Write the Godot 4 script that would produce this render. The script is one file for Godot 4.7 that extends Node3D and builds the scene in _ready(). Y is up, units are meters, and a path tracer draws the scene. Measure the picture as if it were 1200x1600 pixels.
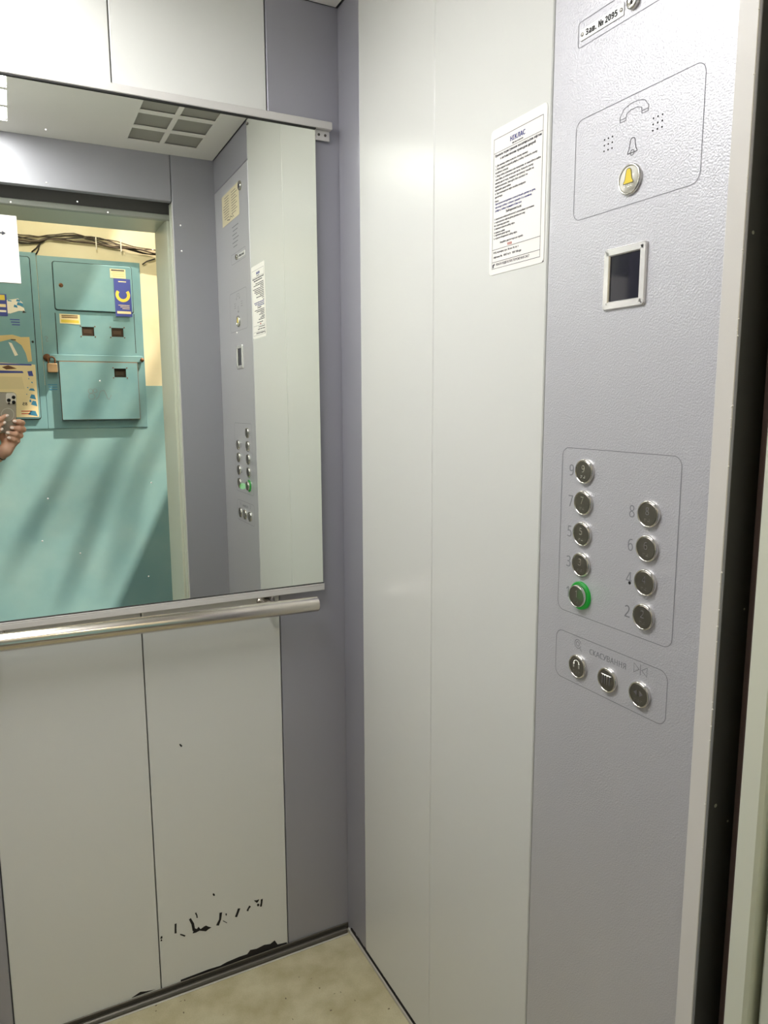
extends Node3D

# Cabin: x -0.908..0 (right wall at x = 0), z 0 (mirror wall)..1.0916 (door side), y up. The landing lies at z > 1.43.
const W := 0.908
const D := 1.0916
const H := 2.1194
const DOOR_R := -0.143
const DOOR_L := -0.765
const CAM := Vector3(-0.6828, 1.31, 1.5231)
var FACE_BACK := Basis.IDENTITY                                              # surfaces that face +z
var FACE_RIGHT := Basis(Vector3(0, 0, 1), Vector3.UP, Vector3(-1, 0, 0))       # surfaces on the right wall, facing -x
var FACE_LEFT := Basis(Vector3(0, 0, -1), Vector3.UP, Vector3(1, 0, 0))        # surfaces on the left wall, facing +x
var FACE_DOOR := Basis(Vector3(-1, 0, 0), Vector3.UP, Vector3(0, 0, -1))       # surfaces that face -z
var cam_r: Vector3
var cam_u: Vector3
var cam_f: Vector3
var rng := RandomNumberGenerator.new()
var font: Font
var font_bold: Font
var M := {}

func _ready():
	rng.seed = 7
	camera_and_light()
	materials()
	font = sys_font("Droid Sans", 400)
	font_bold = sys_font("Droid Sans", 700)
	cabin_shell()
	cabin_ceiling()
	landing_shell()
	doorway()
	stairwell()
	mirror()
	handrail()
	control_panel()
	notices()
	cabinets()
	cables()
	landing_lamp()
	phone_and_person()

# ---------------------------------------------------------------- camera, sky, sun, exposure
func camera_and_light():
	var yaw := 0.4778
	var pitch := -0.1503
	var roll := -0.0036
	cam_f = Vector3(sin(yaw) * cos(pitch), sin(pitch), -cos(yaw) * cos(pitch))
	var rt := Vector3(cos(yaw), 0, sin(yaw))
	var up := rt.cross(cam_f)
	cam_r = rt * cos(roll) + up * sin(roll)
	cam_u = up * cos(roll) - rt * sin(roll)
	var cam := Camera3D.new()
	cam.name = "camera"
	cam.fov = rad_to_deg(2.0 * atan(800.0 / 1145.3))
	cam.near = 0.03
	cam.transform = Transform3D(Basis(cam_r, cam_u, -cam_f), CAM)
	add_child(cam)
	cam.current = true
	var sky_m := ProceduralSkyMaterial.new()
	sky_m.sky_top_color = Color(0.45, 0.6, 0.85)
	sky_m.sky_horizon_color = Color(0.8, 0.85, 0.9)
	sky_m.ground_horizon_color = Color(0.6, 0.6, 0.58)
	sky_m.ground_bottom_color = Color(0.35, 0.34, 0.32)
	sky_m.energy_multiplier = 1.0
	var sky := Sky.new()
	sky.sky_material = sky_m
	var env := Environment.new()
	env.background_mode = Environment.BG_SKY
	env.sky = sky
	env.tonemap_mode = Environment.TONE_MAPPER_LINEAR
	env.tonemap_exposure = 1.0
	env.sdfgi_enabled = true
	env.ssao_enabled = true
	env.ssil_enabled = true
	var we := WorldEnvironment.new()
	we.name = "environment"
	we.environment = env
	add_child(we)
	var sun := DirectionalLight3D.new()
	sun.name = "sun"
	sun.light_color = Color(1.0, 0.9, 0.8)
	sun.light_energy = 6.5
	sun.light_angular_distance = 0.9
	sun.shadow_enabled = true
	sun.sky_mode = DirectionalLight3D.SKY_MODE_LIGHT_ONLY
	add_child(sun)
	sun.look_at_from_position(Vector3.ZERO, SUN, Vector3.UP)

const SUN := Vector3(-1.0, -2.0, 0.5)

# ---------------------------------------------------------------- materials
func sys_font(called: String, weight: int) -> Font:
	var f := SystemFont.new()
	f.font_names = PackedStringArray([called])
	f.font_weight = weight
	return f

func mat(c: Color, rough: float, metal := 0.0, spec := 0.5) -> StandardMaterial3D:
	var m := StandardMaterial3D.new()
	m.albedo_color = c
	m.roughness = rough
	m.metallic = metal
	m.metallic_specular = spec
	return m

func c8(r: int, g: int, b: int) -> Color:
	return Color(r / 255.0, g / 255.0, b / 255.0)

func noise_tex(freq: float, sd: int, size := 512, kind := FastNoiseLite.TYPE_SIMPLEX_SMOOTH, octaves := 3) -> NoiseTexture2D:
	var n := FastNoiseLite.new()
	n.noise_type = kind
	n.seed = sd
	n.frequency = freq
	n.fractal_octaves = octaves
	var t := NoiseTexture2D.new()
	t.width = size
	t.height = size
	t.seamless = true
	t.noise = n
	return t

func ramp(t: NoiseTexture2D, stops: Array) -> NoiseTexture2D:
	var g := Gradient.new()
	var offs := PackedFloat32Array()
	var cols := PackedColorArray()
	for s in stops:
		offs.append(s[0])
		cols.append(s[1])
	g.offsets = offs
	g.colors = cols
	t.color_ramp = g
	return t

func relief(m: StandardMaterial3D, t: Texture2D, cm: float, per_m: float) -> StandardMaterial3D:
	m.heightmap_enabled = true
	m.heightmap_texture = t
	m.heightmap_scale = cm
	m.uv1_triplanar = true
	m.uv1_world_triplanar = true
	m.uv1_scale = Vector3.ONE * per_m
	return m

func textured(m: StandardMaterial3D, t: Texture2D, per_m: float) -> StandardMaterial3D:
	m.albedo_texture = t
	m.uv1_triplanar = true
	m.uv1_world_triplanar = true
	m.uv1_scale = Vector3.ONE * per_m
	return m

func materials():
	var peel := noise_tex(0.17, 3, 512, FastNoiseLite.TYPE_SIMPLEX_SMOOTH, 2)
	var fine := noise_tex(0.2, 5, 512, FastNoiseLite.TYPE_SIMPLEX_SMOOTH, 2)
	M.panel = relief(mat(c8(217, 217, 212), 0.27), fine, 0.006, 4.0)
	M.lilac = relief(mat(c8(164, 163, 171), 0.5, 0.36), fine, 0.006, 4.0)
	M.hammer = relief(mat(c8(197, 196, 201), 0.37, 0.32), peel, 0.032, 4.0)
	M.edge_pale = mat(c8(218, 214, 209), 0.4)
	M.seam = mat(c8(96, 96, 98), 0.8)
	M.shaft = mat(c8(112, 110, 108), 0.7)
	M.shaft_metal = mat(c8(104, 84, 78), 0.5, 0.3)
	M.ceiling = mat(c8(236, 233, 226), 0.6)
	M.vent = textured(mat(Color.WHITE, 0.8), perforated(), 40.0)
	M.mirror = mat(c8(239, 242, 234), 0.0, 1.0)
	M.mirror_back = mat(c8(60, 62, 62), 0.7)
	M.alu = mat(c8(205, 202, 198), 0.55, 0.25)
	M.chrome = mat(c8(225, 222, 216), 0.09, 1.0)
	M.rail = mat(c8(208, 202, 194), 0.2, 1.0)
	M.cap = mat(c8(134, 130, 121), 0.3, 1.0)
	M.steel_bright = mat(c8(238, 236, 232), 0.2, 0.6)
	M.dark_steel = mat(c8(96, 92, 84), 0.45, 0.6)
	M.trim_light = mat(c8(196, 192, 182), 0.5, 0.2)
	M.black = mat(c8(14, 13, 14), 0.8)
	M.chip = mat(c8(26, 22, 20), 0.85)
	M.engrave = mat(c8(134, 134, 139), 0.7)
	M.engrave_faint = mat(c8(143, 143, 148), 0.65)
	M.engrave_dark = mat(c8(92, 92, 96), 0.7)
	M.ink = mat(c8(70, 70, 76), 0.8)
	M.ink_blue = mat(c8(52, 60, 130), 0.8)
	M.ink_red = mat(c8(190, 90, 70), 0.8)
	M.paper = mat(c8(244, 240, 234), 0.6)
	M.sticker = mat(c8(226, 214, 180), 0.55)
	M.plate = mat(c8(232, 232, 230), 0.3, 0.1)
	M.white_cap = mat(c8(240, 238, 225), 0.25)
	M.yellow = mat(c8(232, 205, 50), 0.4)
	M.screen = mat(c8(22, 22, 34), 0.05)
	M.green = mat(c8(20, 120, 40), 0.3)
	M.green.emission_enabled = true
	M.green.emission = c8(20, 170, 50)
	M.green.emission_energy_multiplier = 0.3
	M.lino = textured(mat(Color.WHITE, 0.55), lino(), 1.25)
	M.diffuser = mat(c8(245, 245, 240), 0.5)
	M.diffuser.emission_enabled = true
	M.diffuser.emission = Color(0.985, 0.985, 0.985)
	M.diffuser.emission_energy_multiplier = 3.0
	# landing
	M.teal = textured(mat(c8(255, 255, 255), 0.42), ramp(noise_tex(0.006, 21, 512, FastNoiseLite.TYPE_SIMPLEX_SMOOTH, 4), [[0.0, c8(129, 176, 193)], [0.5, c8(137, 182, 197)], [1.0, c8(146, 187, 200)]]), 0.8)
	M.teal = relief_keep(M.teal, noise_tex(0.02, 9), 0.05)
	M.teal_metal = textured(mat(c8(255, 255, 255), 0.4), ramp(noise_tex(0.01, 22, 512, FastNoiseLite.TYPE_SIMPLEX_SMOOTH, 3), [[0.0, c8(112, 160, 178)], [0.5, c8(120, 166, 183)], [1.0, c8(128, 171, 186)]]), 0.9)
	M.plaster = relief_keep(textured(mat(Color.WHITE, 0.8), ramp(noise_tex(0.008, 23, 512, FastNoiseLite.TYPE_SIMPLEX_SMOOTH, 4), [[0.0, c8(234, 226, 198)], [0.5, c8(239, 233, 208)], [1.0, c8(243, 238, 216)]]), 0.8), noise_tex(0.02, 10), 0.06)
	M.whitewash = mat(c8(232, 230, 220), 0.9)
	M.concrete = textured(mat(Color.WHITE, 0.8), ramp(noise_tex(0.02, 24), [[0.0, c8(120, 112, 100)], [1.0, c8(150, 142, 128)]]), 1.0)
	M.frame_paint = mat(c8(218, 220, 204), 0.35)
	M.frame_grey = mat(c8(176, 178, 170), 0.4)
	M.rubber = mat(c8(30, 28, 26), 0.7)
	M.hole = mat(c8(52, 38, 30), 0.8)
	M.meter = mat(c8(70, 55, 46), 0.4)
	M.brass = mat(c8(176, 150, 122), 0.45, 0.5)
	M.rust = mat(c8(112, 78, 56), 0.7, 0.2)
	M.cable_brown = mat(c8(70, 58, 48), 0.6)
	M.cable_black = mat(c8(44, 40, 38), 0.55)
	M.cable_grey = mat(c8(122, 112, 98), 0.6)
	M.flyer_blue = mat(c8(62, 78, 168), 0.6)
	M.flyer_sky = mat(c8(60, 140, 190), 0.6)
	M.flyer_cream = mat(c8(240, 226, 190), 0.7)
	M.flyer_tan = mat(c8(216, 196, 150), 0.8)
	M.flyer_yellow = mat(c8(230, 210, 90), 0.6)
	M.window_paint = mat(c8(226, 224, 214), 0.5)
	M.glass = mat(Color(0.95, 0.97, 0.97, 0.06), 0.02)
	M.glass.transparency = BaseMaterial3D.TRANSPARENCY_ALPHA
	M.bark = mat(c8(84, 72, 60), 0.9)
	M.skin = mat(c8(206, 160, 138), 0.5)
	M.skin.subsurf_scatter_enabled = true
	M.skin.subsurf_scatter_strength = 0.08
	M.nail = mat(c8(248, 226, 220), 0.2)
	M.sweater = mat(c8(86, 88, 96), 0.9)
	M.jeans = mat(c8(60, 70, 96), 0.9)
	M.hair = mat(c8(58, 42, 34), 0.6)
	M.shoe = mat(c8(230, 228, 224), 0.6)
	M.phone = mat(c8(168, 160, 148), 0.3, 0.3)
	M.phone_edge = mat(c8(120, 112, 100), 0.2, 1.0)
	M.phone_ring = mat(c8(208, 200, 190), 0.4)
	M.lens = mat(c8(10, 10, 12), 0.05)
	M.eye = mat(c8(60, 44, 36), 0.2)
	M.lip = mat(c8(180, 100, 96), 0.5)

func relief_keep(m: StandardMaterial3D, t: Texture2D, cm: float) -> StandardMaterial3D:
	m.heightmap_enabled = true
	m.heightmap_texture = t
	m.heightmap_scale = cm
	return m

func perforated() -> ImageTexture:
	var im := Image.create_empty(64, 64, false, Image.FORMAT_RGB8)
	im.fill(c8(176, 174, 164))
	for cy in 8:
		for cx in 8:
			im.fill_rect(Rect2i(cx * 8 + (4 if cy % 2 else 0) % 8, cy * 8 + 2, 4, 4), c8(90, 88, 82))
	return ImageTexture.create_from_image(im)

func lino() -> ImageTexture:
	var n := FastNoiseLite.new()
	n.seed = 4
	n.frequency = 0.012
	n.fractal_octaves = 5
	var n2 := FastNoiseLite.new()
	n2.seed = 8
	n2.frequency = 0.25
	var im := Image.create_empty(768, 768, false, Image.FORMAT_RGB8)
	var a := c8(192, 185, 153)
	var b := c8(164, 154, 119)
	for y in 768:
		for x in 768:
			var t := clampf(0.42 + n.get_noise_2d(x, y) * 0.7 + n2.get_noise_2d(x, y) * 0.22, 0.0, 1.0)
			im.set_pixel(x, y, a.lerp(b, t))
	var r := RandomNumberGenerator.new()
	r.seed = 31
	for i in 150:
		var s := r.randi_range(1, 4)
		im.fill_rect(Rect2i(r.randi_range(0, 760), r.randi_range(0, 760), s, r.randi_range(1, 4)), c8(108, 96, 72).lerp(c8(70, 60, 46), r.randf()))
	return ImageTexture.create_from_image(im)

# ---------------------------------------------------------------- node helpers
func base(called: String, label := "", category := "", at := Vector3.ZERO, b := Basis.IDENTITY, group := "") -> Node3D:
	var o := Node3D.new()
	o.name = called
	add_child(o, true)
	o.transform = Transform3D(b, at)
	if label: o.set_meta("label", label)
	if category: o.set_meta("category", category)
	if group: o.set_meta("group", group)
	return o

func structure(called: String, label := "", at := Vector3.ZERO, b := Basis.IDENTITY) -> Node3D:
	var o := base(called, label, "", at, b)
	o.set_meta("kind", "structure")
	return o

func mb(smooth := false) -> SurfaceTool:
	var st := SurfaceTool.new()
	st.begin(Mesh.PRIMITIVE_TRIANGLES)
	st.set_smooth_group(0 if smooth else -1)
	return st

func build(st: SurfaceTool, called: String, m: Material, parent: Node, label := "") -> MeshInstance3D:
	st.generate_normals()
	var o := MeshInstance3D.new()
	o.mesh = st.commit()
	o.material_override = m
	o.name = called
	if label: o.set_meta("label", label)
	parent.add_child(o, true)
	return o

# ---------------------------------------------------------------- shape helpers
func tri(st: SurfaceTool, a: Vector3, b: Vector3, c: Vector3, out: Vector3):
	if (c - a).cross(b - a).dot(out) < 0.0:
		var t := b
		b = c
		c = t
	st.add_vertex(a)
	st.add_vertex(b)
	st.add_vertex(c)

func quad(st: SurfaceTool, a: Vector3, b: Vector3, c: Vector3, d: Vector3, out: Vector3):
	tri(st, a, b, c, out)
	tri(st, a, c, d, out)

# box between two corners with chamfered edges
func cbox(st: SurfaceTool, a: Vector3, b: Vector3, ch := 0.0):
	var lo := Vector3(minf(a.x, b.x), minf(a.y, b.y), minf(a.z, b.z))
	var hi := Vector3(maxf(a.x, b.x), maxf(a.y, b.y), maxf(a.z, b.z))
	var c := (lo + hi) / 2
	var h := (hi - lo) / 2
	var k := minf(ch, minf(h.x, minf(h.y, h.z)) * 0.9)
	for ax in 3:
		var u := (ax + 1) % 3
		var v := (ax + 2) % 3
		for s in [-1.0, 1.0]:
			var p := []
			for q in [[-1, -1], [1, -1], [1, 1], [-1, 1]]:
				var e := Vector3.ZERO
				e[ax] = s * h[ax]
				e[u] = q[0] * (h[u] - k)
				e[v] = q[1] * (h[v] - k)
				p.append(c + e)
			var n := Vector3.ZERO
			n[ax] = s
			quad(st, p[0], p[1], p[2], p[3], n)
	if k <= 0.0:
		return
	for ax in 3:
		var u := (ax + 1) % 3
		var v := (ax + 2) % 3
		for su in [-1.0, 1.0]:
			for sv in [-1.0, 1.0]:
				var p := []
				for q in [[-1, 0], [1, 0], [1, 1], [-1, 1]]:
					var e := Vector3.ZERO
					e[ax] = q[0] * (h[ax] - k)
					e[u] = su * (h[u] - (k if q[1] else 0.0))
					e[v] = sv * (h[v] - (0.0 if q[1] else k))
					p.append(c + e)
				var n := Vector3.ZERO
				n[u] = su
				n[v] = sv
				quad(st, p[0], p[1], p[2], p[3], n)
	for sx in [-1.0, 1.0]:
		for sy in [-1.0, 1.0]:
			for sz in [-1.0, 1.0]:
				var s := Vector3(sx, sy, sz)
				tri(st, c + s * (h - Vector3(0, k, k)), c + s * (h - Vector3(k, 0, k)), c + s * (h - Vector3(k, k, 0)), s)

func box(called: String, a: Vector3, b: Vector3, m: Material, parent: Node, ch := 0.0, label := "") -> MeshInstance3D:
	var st := mb()
	cbox(st, a, b, ch)
	return build(st, called, m, parent, label)

# a slab of u, v rectangles with rectangular holes, from w0 to w1
func holed(st: SurfaceTool, r: Rect2, holes: Array, w0: float, w1: float):
	var us := [r.position.x, r.end.x]
	var vs := [r.position.y, r.end.y]
	for h in holes:
		us.append_array([h.position.x, h.end.x])
		vs.append_array([h.position.y, h.end.y])
	us.sort()
	vs.sort()
	for i in us.size() - 1:
		if us[i + 1] - us[i] < 1e-5: continue
		for j in vs.size() - 1:
			if vs[j + 1] - vs[j] < 1e-5: continue
			var mid := Vector2((us[i] + us[i + 1]) / 2, (vs[j] + vs[j + 1]) / 2)
			var open := false
			for h in holes:
				if h.has_point(mid): open = true
			if open: continue
			var a := Vector3(us[i], vs[j], w0)
			var b := Vector3(us[i + 1], vs[j + 1], w1)
			quad(st, Vector3(a.x, a.y, w1), Vector3(b.x, a.y, w1), Vector3(b.x, b.y, w1), Vector3(a.x, b.y, w1), Vector3(0, 0, 1))
			quad(st, Vector3(a.x, a.y, w0), Vector3(b.x, a.y, w0), Vector3(b.x, b.y, w0), Vector3(a.x, b.y, w0), Vector3(0, 0, -1))
	var rects := [[r, -1.0]]
	for h in holes: rects.append([h, 1.0])
	for e in rects:
		var q: Rect2 = e[0]
		var sgn: float = e[1]
		var p := [q.position, Vector2(q.end.x, q.position.y), q.end, Vector2(q.position.x, q.end.y)]
		var ctr := q.get_center()
		for i in 4:
			var p0: Vector2 = p[i]
			var p1: Vector2 = p[(i + 1) % 4]
			var o := (ctr - (p0 + p1) / 2) * sgn
			quad(st, Vector3(p0.x, p0.y, w0), Vector3(p1.x, p1.y, w0), Vector3(p1.x, p1.y, w1), Vector3(p0.x, p0.y, w1), Vector3(o.x, o.y, 0))

func rr_pts(r: Rect2, rad: float, n := 6) -> PackedVector2Array:
	var out := PackedVector2Array()
	var cs := [[r.end - Vector2(rad, rad), 0.0], [Vector2(r.position.x + rad, r.end.y - rad), PI / 2], [r.position + Vector2(rad, rad), PI], [Vector2(r.end.x - rad, r.position.y + rad), 1.5 * PI]]
	for c in cs:
		for i in n + 1:
			var a: float = c[1] + PI / 2 * i / n
			out.append(c[0] + Vector2(cos(a), sin(a)) * rad)
	return out

# extruded polygon with a bevelled front edge
func prism(st: SurfaceTool, pts: PackedVector2Array, w0: float, w1: float, bevel := 0.0):
	var n := pts.size()
	var ctr := Vector2.ZERO
	for p in pts: ctr += p / n
	var front := pts
	if bevel > 0.0:
		front = PackedVector2Array()
		for i in n:
			var d0 := (pts[i] - pts[(i + n - 1) % n]).normalized()
			var d1 := (pts[(i + 1) % n] - pts[i]).normalized()
			var nn := (Vector2(-d0.y, d0.x) + Vector2(-d1.y, d1.x)).normalized()
			if Geometry2D.is_polygon_clockwise(pts): nn = -nn
			front.append(pts[i] + nn * bevel)
	var idx := Geometry2D.triangulate_polygon(front)
	for k in idx.size() / 3:
		var a := front[idx[k * 3]]
		var b := front[idx[k * 3 + 1]]
		var c := front[idx[k * 3 + 2]]
		tri(st, Vector3(a.x, a.y, w1), Vector3(b.x, b.y, w1), Vector3(c.x, c.y, w1), Vector3(0, 0, 1))
	var ccw := 1.0 if not Geometry2D.is_polygon_clockwise(pts) else -1.0
	for i in n:
		var j := (i + 1) % n
		var e := pts[j] - pts[i]
		var o := Vector3(e.y, -e.x, 0) * ccw
		quad(st, Vector3(pts[i].x, pts[i].y, w0), Vector3(pts[j].x, pts[j].y, w0), Vector3(pts[j].x, pts[j].y, w1 - bevel), Vector3(pts[i].x, pts[i].y, w1 - bevel), o)
		if bevel > 0.0:
			quad(st, Vector3(pts[i].x, pts[i].y, w1 - bevel), Vector3(pts[j].x, pts[j].y, w1 - bevel), Vector3(front[j].x, front[j].y, w1), Vector3(front[i].x, front[i].y, w1), o + Vector3(0, 0, e.length()))

# a frame swept round a loop of points: section points are [inset, height]
func loop_frame(st: SurfaceTool, pts: PackedVector2Array, section: Array):
	var n := pts.size()
	var cw := Geometry2D.is_polygon_clockwise(pts)
	var rings := []
	for s in section:
		var ring := []
		for i in n:
			var d0 := (pts[i] - pts[(i + n - 1) % n]).normalized()
			var d1 := (pts[(i + 1) % n] - pts[i]).normalized()
			var nn := Vector2(-d0.y, d0.x) + Vector2(-d1.y, d1.x)
			nn = nn.normalized() / maxf(0.5, nn.length() / 2)
			if cw: nn = -nn
			var q: Vector2 = pts[i] + nn * s[0]
			ring.append(Vector3(q.x, q.y, s[1]))
		rings.append(ring)
	for k in section.size() - 1:
		var ds: Vector2 = Vector2(section[k + 1][0] - section[k][0], section[k + 1][1] - section[k][1])
		for i in n:
			var j := (i + 1) % n
			var e := pts[j] - pts[i]
			var inw := Vector2(-e.y, e.x).normalized() * (-1.0 if cw else 1.0)
			var o := Vector3(-inw.x * ds.y, -inw.y * ds.y, ds.x)
			quad(st, rings[k][i], rings[k][j], rings[k + 1][j], rings[k + 1][i], o)

# lathe about the local w (z) axis through c; profile [radius, height]
func lathe(st: SurfaceTool, c: Vector3, prof: Array, seg := 32, axis := Basis.IDENTITY):
	for k in prof.size() - 1:
		for i in seg:
			var a0 := TAU * i / seg
			var a1 := TAU * (i + 1) / seg
			var e := []
			for q in [[k, a0], [k, a1], [k + 1, a1], [k + 1, a0]]:
				var pr: Array = prof[q[0]]
				e.append(c + axis * Vector3(cos(q[1]) * pr[0], sin(q[1]) * pr[0], pr[1]))
			var ds := Vector2(prof[k + 1][0] - prof[k][0], prof[k + 1][1] - prof[k][1])
			var am := (a0 + a1) / 2
			var o := axis * Vector3(cos(am) * ds.y, sin(am) * ds.y, -ds.x)
			if prof[k][0] < 1e-7: tri(st, e[0], e[2], e[3], o)
			elif prof[k + 1][0] < 1e-7: tri(st, e[0], e[1], e[2], o)
			else: quad(st, e[0], e[1], e[2], e[3], o)

func tube(st: SurfaceTool, path: Array, rads: Array, seg := 10, cap := true):
	var n := path.size()
	var prev := Vector3.ZERO
	var rings := []
	for i in n:
		var t: Vector3 = (path[mini(i + 1, n - 1)] - path[maxi(i - 1, 0)]).normalized()
		var u := prev - t * prev.dot(t)
		if u.length() < 1e-3:
			u = t.cross(Vector3(0.3, 0.9, 0.2) if absf(t.y) < 0.8 else Vector3(1, 0.1, 0))
		u = u.normalized()
		prev = u
		var v := t.cross(u)
		var ring := []
		for s in seg:
			var a := TAU * s / seg
			ring.append(path[i] + (u * cos(a) + v * sin(a)) * rads[mini(i, rads.size() - 1)])
		rings.append(ring)
	for i in n - 1:
		for s in seg:
			var s1 := (s + 1) % seg
			var o: Vector3 = rings[i][s] + rings[i][s1] - path[i] * 2.0
			quad(st, rings[i][s], rings[i][s1], rings[i + 1][s1], rings[i + 1][s], o)
	if cap:
		for e in [[0, 1], [n - 1, n - 2]]:
			var o: Vector3 = path[e[0]] - path[e[1]]
			for s in seg:
				tri(st, path[e[0]], rings[e[0]][s], rings[e[0]][(s + 1) % seg], o)

func stroke_pts(pts: Array, wd: float) -> PackedVector2Array:
	var a := PackedVector2Array()
	var b := PackedVector2Array()
	var n := pts.size()
	for i in n:
		var d: Vector2 = (pts[mini(i + 1, n - 1)] - pts[maxi(i - 1, 0)]).normalized()
		var nn := Vector2(-d.y, d.x) * wd / 2
		a.append(pts[i] + nn)
		b.append(pts[i] - nn)
	b.reverse()
	a.append_array(b)
	return a

# strips along a polyline, flat on the surface at height w
func line(st: SurfaceTool, pts: Array, wd: float, w: float, closed := false):
	var p := []
	for q in pts:
		if p.is_empty() or p[-1].distance_to(q) > 1e-6: p.append(q)
	if p[0].distance_to(p[-1]) < 1e-6:
		p.pop_back()
		closed = true
	var n := p.size()
	var a := []
	var b := []
	for i in n:
		var d0: Vector2 = (p[i] - p[(i + n - 1) % n]).normalized()
		var d1: Vector2 = (p[(i + 1) % n] - p[i]).normalized()
		if not closed and i == 0: d0 = d1
		if not closed and i == n - 1: d1 = d0
		var m := Vector2(-d0.y - d1.y, d0.x + d1.x) / 2
		m = m / maxf(m.length_squared(), 0.3) * wd / 2
		a.append(Vector3(p[i].x + m.x, p[i].y + m.y, w))
		b.append(Vector3(p[i].x - m.x, p[i].y - m.y, w))
	for i in (n if closed else n - 1):
		var j := (i + 1) % n
		quad(st, a[i], a[j], b[j], b[i], Vector3(0, 0, 1))

# lettering of a given capital height, placed by its left / middle / right on the baseline
func text(s: String, at: Vector3, cap_h: float, m: Material, parent: Node, called: String, align := HORIZONTAL_ALIGNMENT_LEFT, bold := false, squeeze := 1.0, depth := 0.0003) -> MeshInstance3D:
	var t := TextMesh.new()
	t.text = s
	t.font = font_bold if bold else font
	t.font_size = 24
	t.pixel_size = cap_h / (24 * 0.714)
	t.curve_step = 2.0
	t.depth = depth
	t.horizontal_alignment = align
	t.vertical_alignment = VERTICAL_ALIGNMENT_BOTTOM
	var o := MeshInstance3D.new()
	o.mesh = t
	o.material_override = m
	o.name = called
	parent.add_child(o, true)
	var ab := t.get_aabb()
	o.scale = Vector3(squeeze, 1, 1)
	var dx := -ab.position.x
	if align == HORIZONTAL_ALIGNMENT_CENTER: dx = -ab.get_center().x
	elif align == HORIZONTAL_ALIGNMENT_RIGHT: dx = -ab.end.x
	o.position = at + Vector3(dx * squeeze, -ab.position.y, depth / 2)
	return o

# ---------------------------------------------------------------- cabin
func wall_panel(parent: Node, called: String, u0: float, u1: float, v0: float, v1: float, m: Material, gap := 0.0011, proud := 0.0, label := "") -> MeshInstance3D:
	return box(called, Vector3(u0 + gap, v0, -0.018), Vector3(u1 - gap, v1, proud), m, parent, 0.0016, label)

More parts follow.
